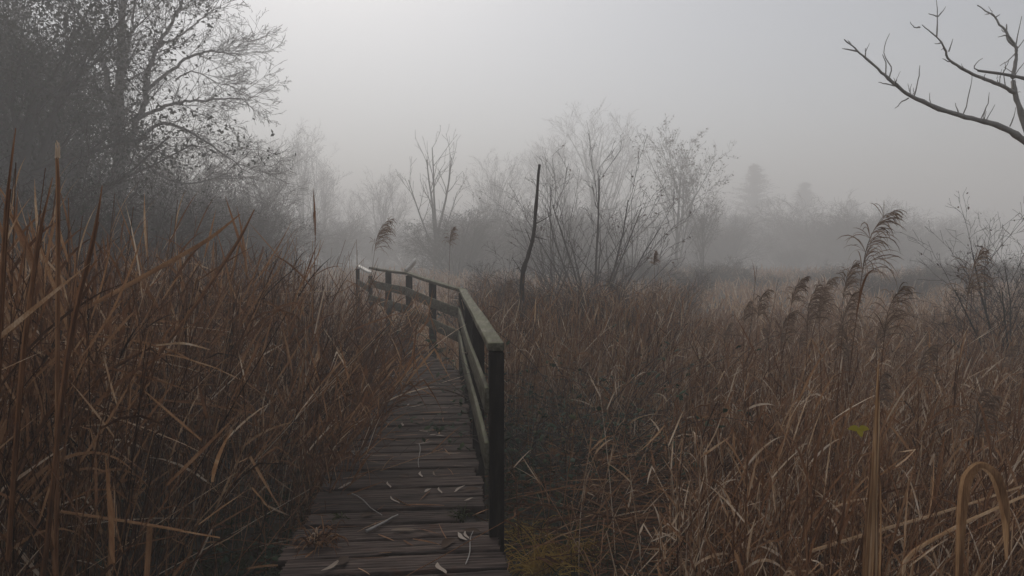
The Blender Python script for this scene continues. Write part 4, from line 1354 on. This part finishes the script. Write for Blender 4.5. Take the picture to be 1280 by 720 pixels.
pole = empty('dead_stem', at(652, 420, 10.2) * np.array([1, 1, 0]))
m = MB(); limb(m, [at(652, 440, 10.2), at(652, 350, 10.2), at(656, 330, 10.2), (at(666, 302, 10.2)), at(670, 260, 10.15), at(674, 205, 10.1)], .040, .018, wob=.003, tint=.35)
for a, b in (((654, 345), (640, 322)), ((664, 305), (656, 285)), ((669, 280), (690, 268)), ((668, 296), (684, 300))):
    limb(m, [at(*a, 10.2), at((a[0] + b[0]) / 2 + 1, (a[1] + b[1]) / 2, 10.2), at(*b, 10.25)], .008, .003, 4, .35)
local(m.build('trunk', M_BARK, pole, True), pole)
tag(pole, 'dark crooked dead stem without branches left of the willow shrub', 'tree')

# conifers and far trees at the edge of sight
def conifer(seed, H):
    R_ = np.random.default_rng(seed)
    root = empty('conifer', (0, 0, 0)); root['category'] = 'tree'
    tm, cm = MB(), MB()
    tm.tubes(np.array([[0, 0, -.2], [.03, 0, H * .5], [0, .02, H]]), np.array([[.14, .08, .02]]), 7, .4)
    n_ = 420
    f = R_.random(n_) ** .8
    z = .06 * H + f * .93 * H
    az = R_.uniform(0, 6.283, n_)
    ln = (1 - f) ** .85 * H * .27 * R_.uniform(.25, 1.2, n_) + .05
    b = np.column_stack([np.zeros(n_), np.zeros(n_), z])
    d = np.column_stack([np.cos(az), np.sin(az), R_.uniform(.2, 1.3, n_)])
    P = blade_paths(b, d, ln, R_.uniform(.0, .15, n_), np.zeros((n_, 3)), 6)
    cm.tubes(P, np.linspace(.014, .005, 6)[None], 3, .3)
    m_ = 7000
    k = R_.integers(0, n_, m_); i = R_.integers(1, 6, m_); q = R_.random(m_)[:, None]
    bb = P[k, i - 1] * (1 - q) + P[k, i] * q + R_.normal(0, .04, (m_, 3))
    Pl = blade_paths(bb, R_.normal(0, 1, (m_, 3)) + np.array([0, 0, .3]), R_.uniform(.06, .20, m_), R_.uniform(.1, .5, m_), np.zeros((m_, 3)), 3)
    W, wd = blade_width(Pl, R_.uniform(.02, .045, m_), R_, 3)
    cm.ribbons(Pl, W, wd, np.clip(R_.normal(.5, .2, m_), 0, 1))
    return note(root, tm.build('trunk', M_BARK, root, True), cm.build('crown', M_CONIF, root))


c1 = conifer(1, 6.6)
place(c1, 940, 40, 'tallest fog-dimmed conifer left of the other conifers', 0, 203, wide=2.2)
place(copy_thing(c1), 1003, 42, 'fog-dimmed conifer in the middle of the three', 2.0, 226, wide=2.4)
place(copy_thing(c1), 1060, 39, 'shortest fog-dimmed conifer right of the other conifers', 4.0, 248, wide=2.3)
far_g = 'trees fading into the fog at the far edge of the marsh'
fl = 'bare bushy tree fading into fog along the far edge of the marsh'
rg = random.Random(91)
for i in range(44):
    px = 420 + 780 * (i + rg.random()) / 44
    Y = rg.uniform(25, 33)
    src = sh if i % 3 else b1
    o = copy_thing(src); place(o, px, Y, fl, rg.uniform(0, 6), rg.uniform(232, 305), far_g, 1.15)
for i in range(46):
    px = 560 + 600 * (i + rg.random()) / 46
    o = copy_thing(sh if i % 4 else b1); place(o, px, rg.uniform(17.0, 22.0) + max(0, min(px - 800, 120)) * .06, 'low grey scrub bush in fog at the end of the open marsh', rg.uniform(0, 6), rg.choice([235, 258, 280, 300, 315, 330]) + rg.uniform(-8, 8) + max(0, px - 1040) * .25, 'scrub bushes at the end of the open marsh', 1.25)
for i in range(18):
    px = 720 + 540 * (i + rg.random()) / 18
    o = copy_thing(sh); place(o, px, rg.uniform(12.5, 16.5), 'small twiggy bush standing low in the brown sedge meadow', rg.uniform(0, 6), rg.uniform(312, 338), 'small bushes in the sedge meadow', 1.5)
for i in range(10):
    o = copy_thing(c1 if i % 2 else wide); place(o, 880 + 26 * i + rg.uniform(-10, 10), rg.uniform(36, 41), 'dim tree crown blurred by fog behind the three conifers', rg.uniform(0, 6), rg.uniform(255, 300), 'blurred trees behind the conifers')

# right-hand shrub with a few hanging leaves
RS = cfg(3, [7, 5, 3], [(.36, .65), (.35, .6), (.35, .6)], [(.3, .8), (.3, .9), (.3, .9)], [.07, .10, .15], [.02, .03, .01], [.52, .55, .6], [.15, .15, .2], rmin=.0024)
rs, out = mk_tree(55, 2.4, .03, RS, [((-.6, 0, 1), 2.2, .024), ((-.25, .1, 1), 2.6, .026), ((-1.0, -.1, .8), 2.0, .018), ((.3, 0, 1), 2.4, .022), ((-.4, -.3, 1), 2.2, .02), ((.1, .3, 1), 2.4, .02), ((-1.4, .2, .6), 1.8, .014)], split=0, name='bare_shrub', cat='shrub', ret=True, tint=.35)
leaf_cloud(rs, out, (2, 3), 150, .045, M_BROWNLEAF, jitter=.02, tint=.2)
place(rs, 1272, 7.8, 'bare shrub with a few dark hanging leaves at the right edge', 0, 222)
o = copy_thing(rs); place(o, 1235, 10.0, 'lower misty shrub behind the bare shrub at the right edge', 1.2, 290)
o = copy_thing(rs); place(o, 1290, 9.2, 'tall misty shrub cut off by the right edge of the photo', 3.2, 250)

# overhanging tree whose trunk stands just right of the picture
oh = empty('overhanging_tree', (5.2, 5.8, 0))
tm, cm = MB(), MB()


def zp(zx, zy, Y):
    return at(850 + .336 * zx, .336 * zy, Y)


trunk_pts = [np.array([5.25, 5.9, -.2]), np.array([5.2, 5.85, 1.2]), np.array([5.05, 5.8, 2.2]), np.array([5.0, 5.8, 3.4]), np.array([4.9, 5.7, 4.8]), np.array([5.0, 5.7, 6.2])]
limb(tm, trunk_pts, .13, .04, 10, .5, 5)
limb(tm, [trunk_pts[2], zp(1380, 600, 5.7), zp(1275, 520, 5.6), zp(1220, 480, 5.55), zp(1130, 450, 5.5), zp(1040, 430, 5.45), zp(940, 395, 5.4), zp(860, 360, 5.35), zp(800, 315, 5.3), zp(750, 270, 5.3), zp(690, 215, 5.3), zp(650, 180, 5.3), zp(612, 145, 5.3)], .028, .0035, 8, .55, 4, .002)
limb(tm, [trunk_pts[2] + np.array([0, 0, .3]), zp(1310, 560, 6.0), zp(1275, 440, 6.0), zp(1245, 345, 6.0), zp(1235, 290, 6.0), zp(1250, 230, 6.0), zp(1255, 180, 6.0), zp(1210, 120, 6.0), zp(1170, 60, 6.05), zp(1105, 18, 6.1)], .026, .004, 8, .6, 4, .003)
limb(tm, [zp(1245, 345, 6.0), zp(1190, 315, 5.95), zp(1120, 290, 5.9), zp(1060, 262, 5.8), zp(1000, 225, 5.8), zp(985, 180, 5.75), zp(955, 135, 5.7), zp(900, 92, 5.7)], .017, .003, 7, .55, 4, .002)
limb(tm, [trunk_pts[3], zp(1400, 330, 5.4), zp(1280, 290, 5.3), zp(1200, 275, 5.2), zp(1110, 263, 5.1)], .016, .008, 6, .35, 4)
limb(tm, [zp(1255, 180, 6.0), zp(1215, 150, 6.05), zp(1215, 90, 6.1)], .012, .004, 5, .5)
for tw in ([(780, 290), (790, 250), (750, 200), (780, 125)], [(765, 280), (768, 230), (752, 200)], [(870, 355), (888, 300), (892, 245)], [(1055, 425), (1080, 340), (1088, 270)], [(800, 320), (765, 312), (738, 305)],
           [(850, 365), (815, 385), (800, 402)], [(955, 135), (957, 60), (955, -10)], [(1035, 425), (1025, 380)], [(1120, 440), (1150, 380), (1150, 345)], [(1000, 190), (1015, 145)], [(660, 190), (600, 182)],
           [(690, 215), (690, 180)], [(1225, 470), (1245, 430), (1248, 400)], [(960, 62), (990, 25)], [(955, 60), (925, 50)], [(1110, 263), (1085, 248), (1125, 215)], [(895, 100), (870, 105), (857, 80)], [(1140, 445), (1172, 390)],
           [(1005, 230), (975, 220)], [(1255, 190), (1225, 225), (1190, 243)], [(1210, 320), (1203, 260)], [(1245, 280), (1290, 220)], [(1255, 180), (1300, 120)], [(1250, 170), (1272, 60)], [(970, 160), (948, 163)], [(1215, 130), (1185, 137)], [(640, 170), (625, 150)],
           [(1130, 300), (1135, 275)], [(1240, 270), (1205, 248)], [(1175, 65), (1190, 55)], [(1150, 50), (1135, 55)]):
    cm = MB(); limb(cm, [zp(a, b, 5.3 + (a - 600) / 900) for a, b in tw], .0055, .0022, 4, .5, 3, .002)
    local(cm.build('twig', M_LICHEN, oh, True), oh)
local(tm.build('trunk', M_LICHEN, oh, True), oh)
tag(oh, 'bare knotty limbs of a tree reaching in at the upper right', 'tree')

rg = random.Random(64)
for k in range(26):
    zx, zy, Y = rg.choice([(1130, 450, 5.5), (1040, 430, 5.45), (940, 395, 5.4), (860, 360, 5.35), (800, 315, 5.3), (690, 215, 5.3), (1190, 315, 5.95), (1060, 262, 5.8), (985, 180, 5.75), (1210, 120, 6.0), (1200, 275, 5.2), (1245, 345, 6.0), (1170, 60, 6.05)])
    dx, dy = rg.uniform(-28, 28), rg.uniform(-60, 16)
    cm = MB(); limb(cm, [zp(zx, zy, Y), zp(zx + dx * .6 + rg.uniform(-8, 8), zy + dy * .5, Y + rg.uniform(-.1, .1)), zp(zx + dx, zy + dy, Y + rg.uniform(-.2, .2))], .0036, .0014, 4, .5, 3, .002)
    local(cm.build('twig', M_LICHEN, oh, True), oh)

# one yellow leaf caught among the reeds
yl = MB()
P = blade_paths(np.zeros((3, 3)), np.array([[1, 0, .3], [-.8, .2, .2], [.2, -.4, -.8]]), np.array([.05, .05, .04]), np.full(3, .3), np.zeros((3, 3)), 6)
T = nrm(np.gradient(P, axis=1)); W = nrm(np.cross(T, np.array([0, -1, .6])))
yl.ribbons(P, W, np.array([.2, .9, 1, .8, .5, .05])[None] * np.full((3, 1), .03), .6, fold=.1)
o = yl.build('yellow_leaf', M_YLEAF); o.location = at(1074, 536, 3.3)
tag(o, 'bright yellow leaf caught in the reeds left of the pointed blade', 'leaf')

# the box of fog round the whole place, its top just over the tallest tree
bpy.context.view_layer.update()
HAZE_TOP = max((o.matrix_world @ Vector(c)).z for o in bpy.data.objects if o.type == 'MESH' for c in o.bound_box) + .6
print('haze top', HAZE_TOP)
hb = MB()
hb.box((0, 8, (HAZE_TOP - 1.4) / 2), (425, 0, 0), (0, 425, 0), (0, 0, (HAZE_TOP + 1.4) / 2))
tag(hb.build('haze', hz), kind='stuff')
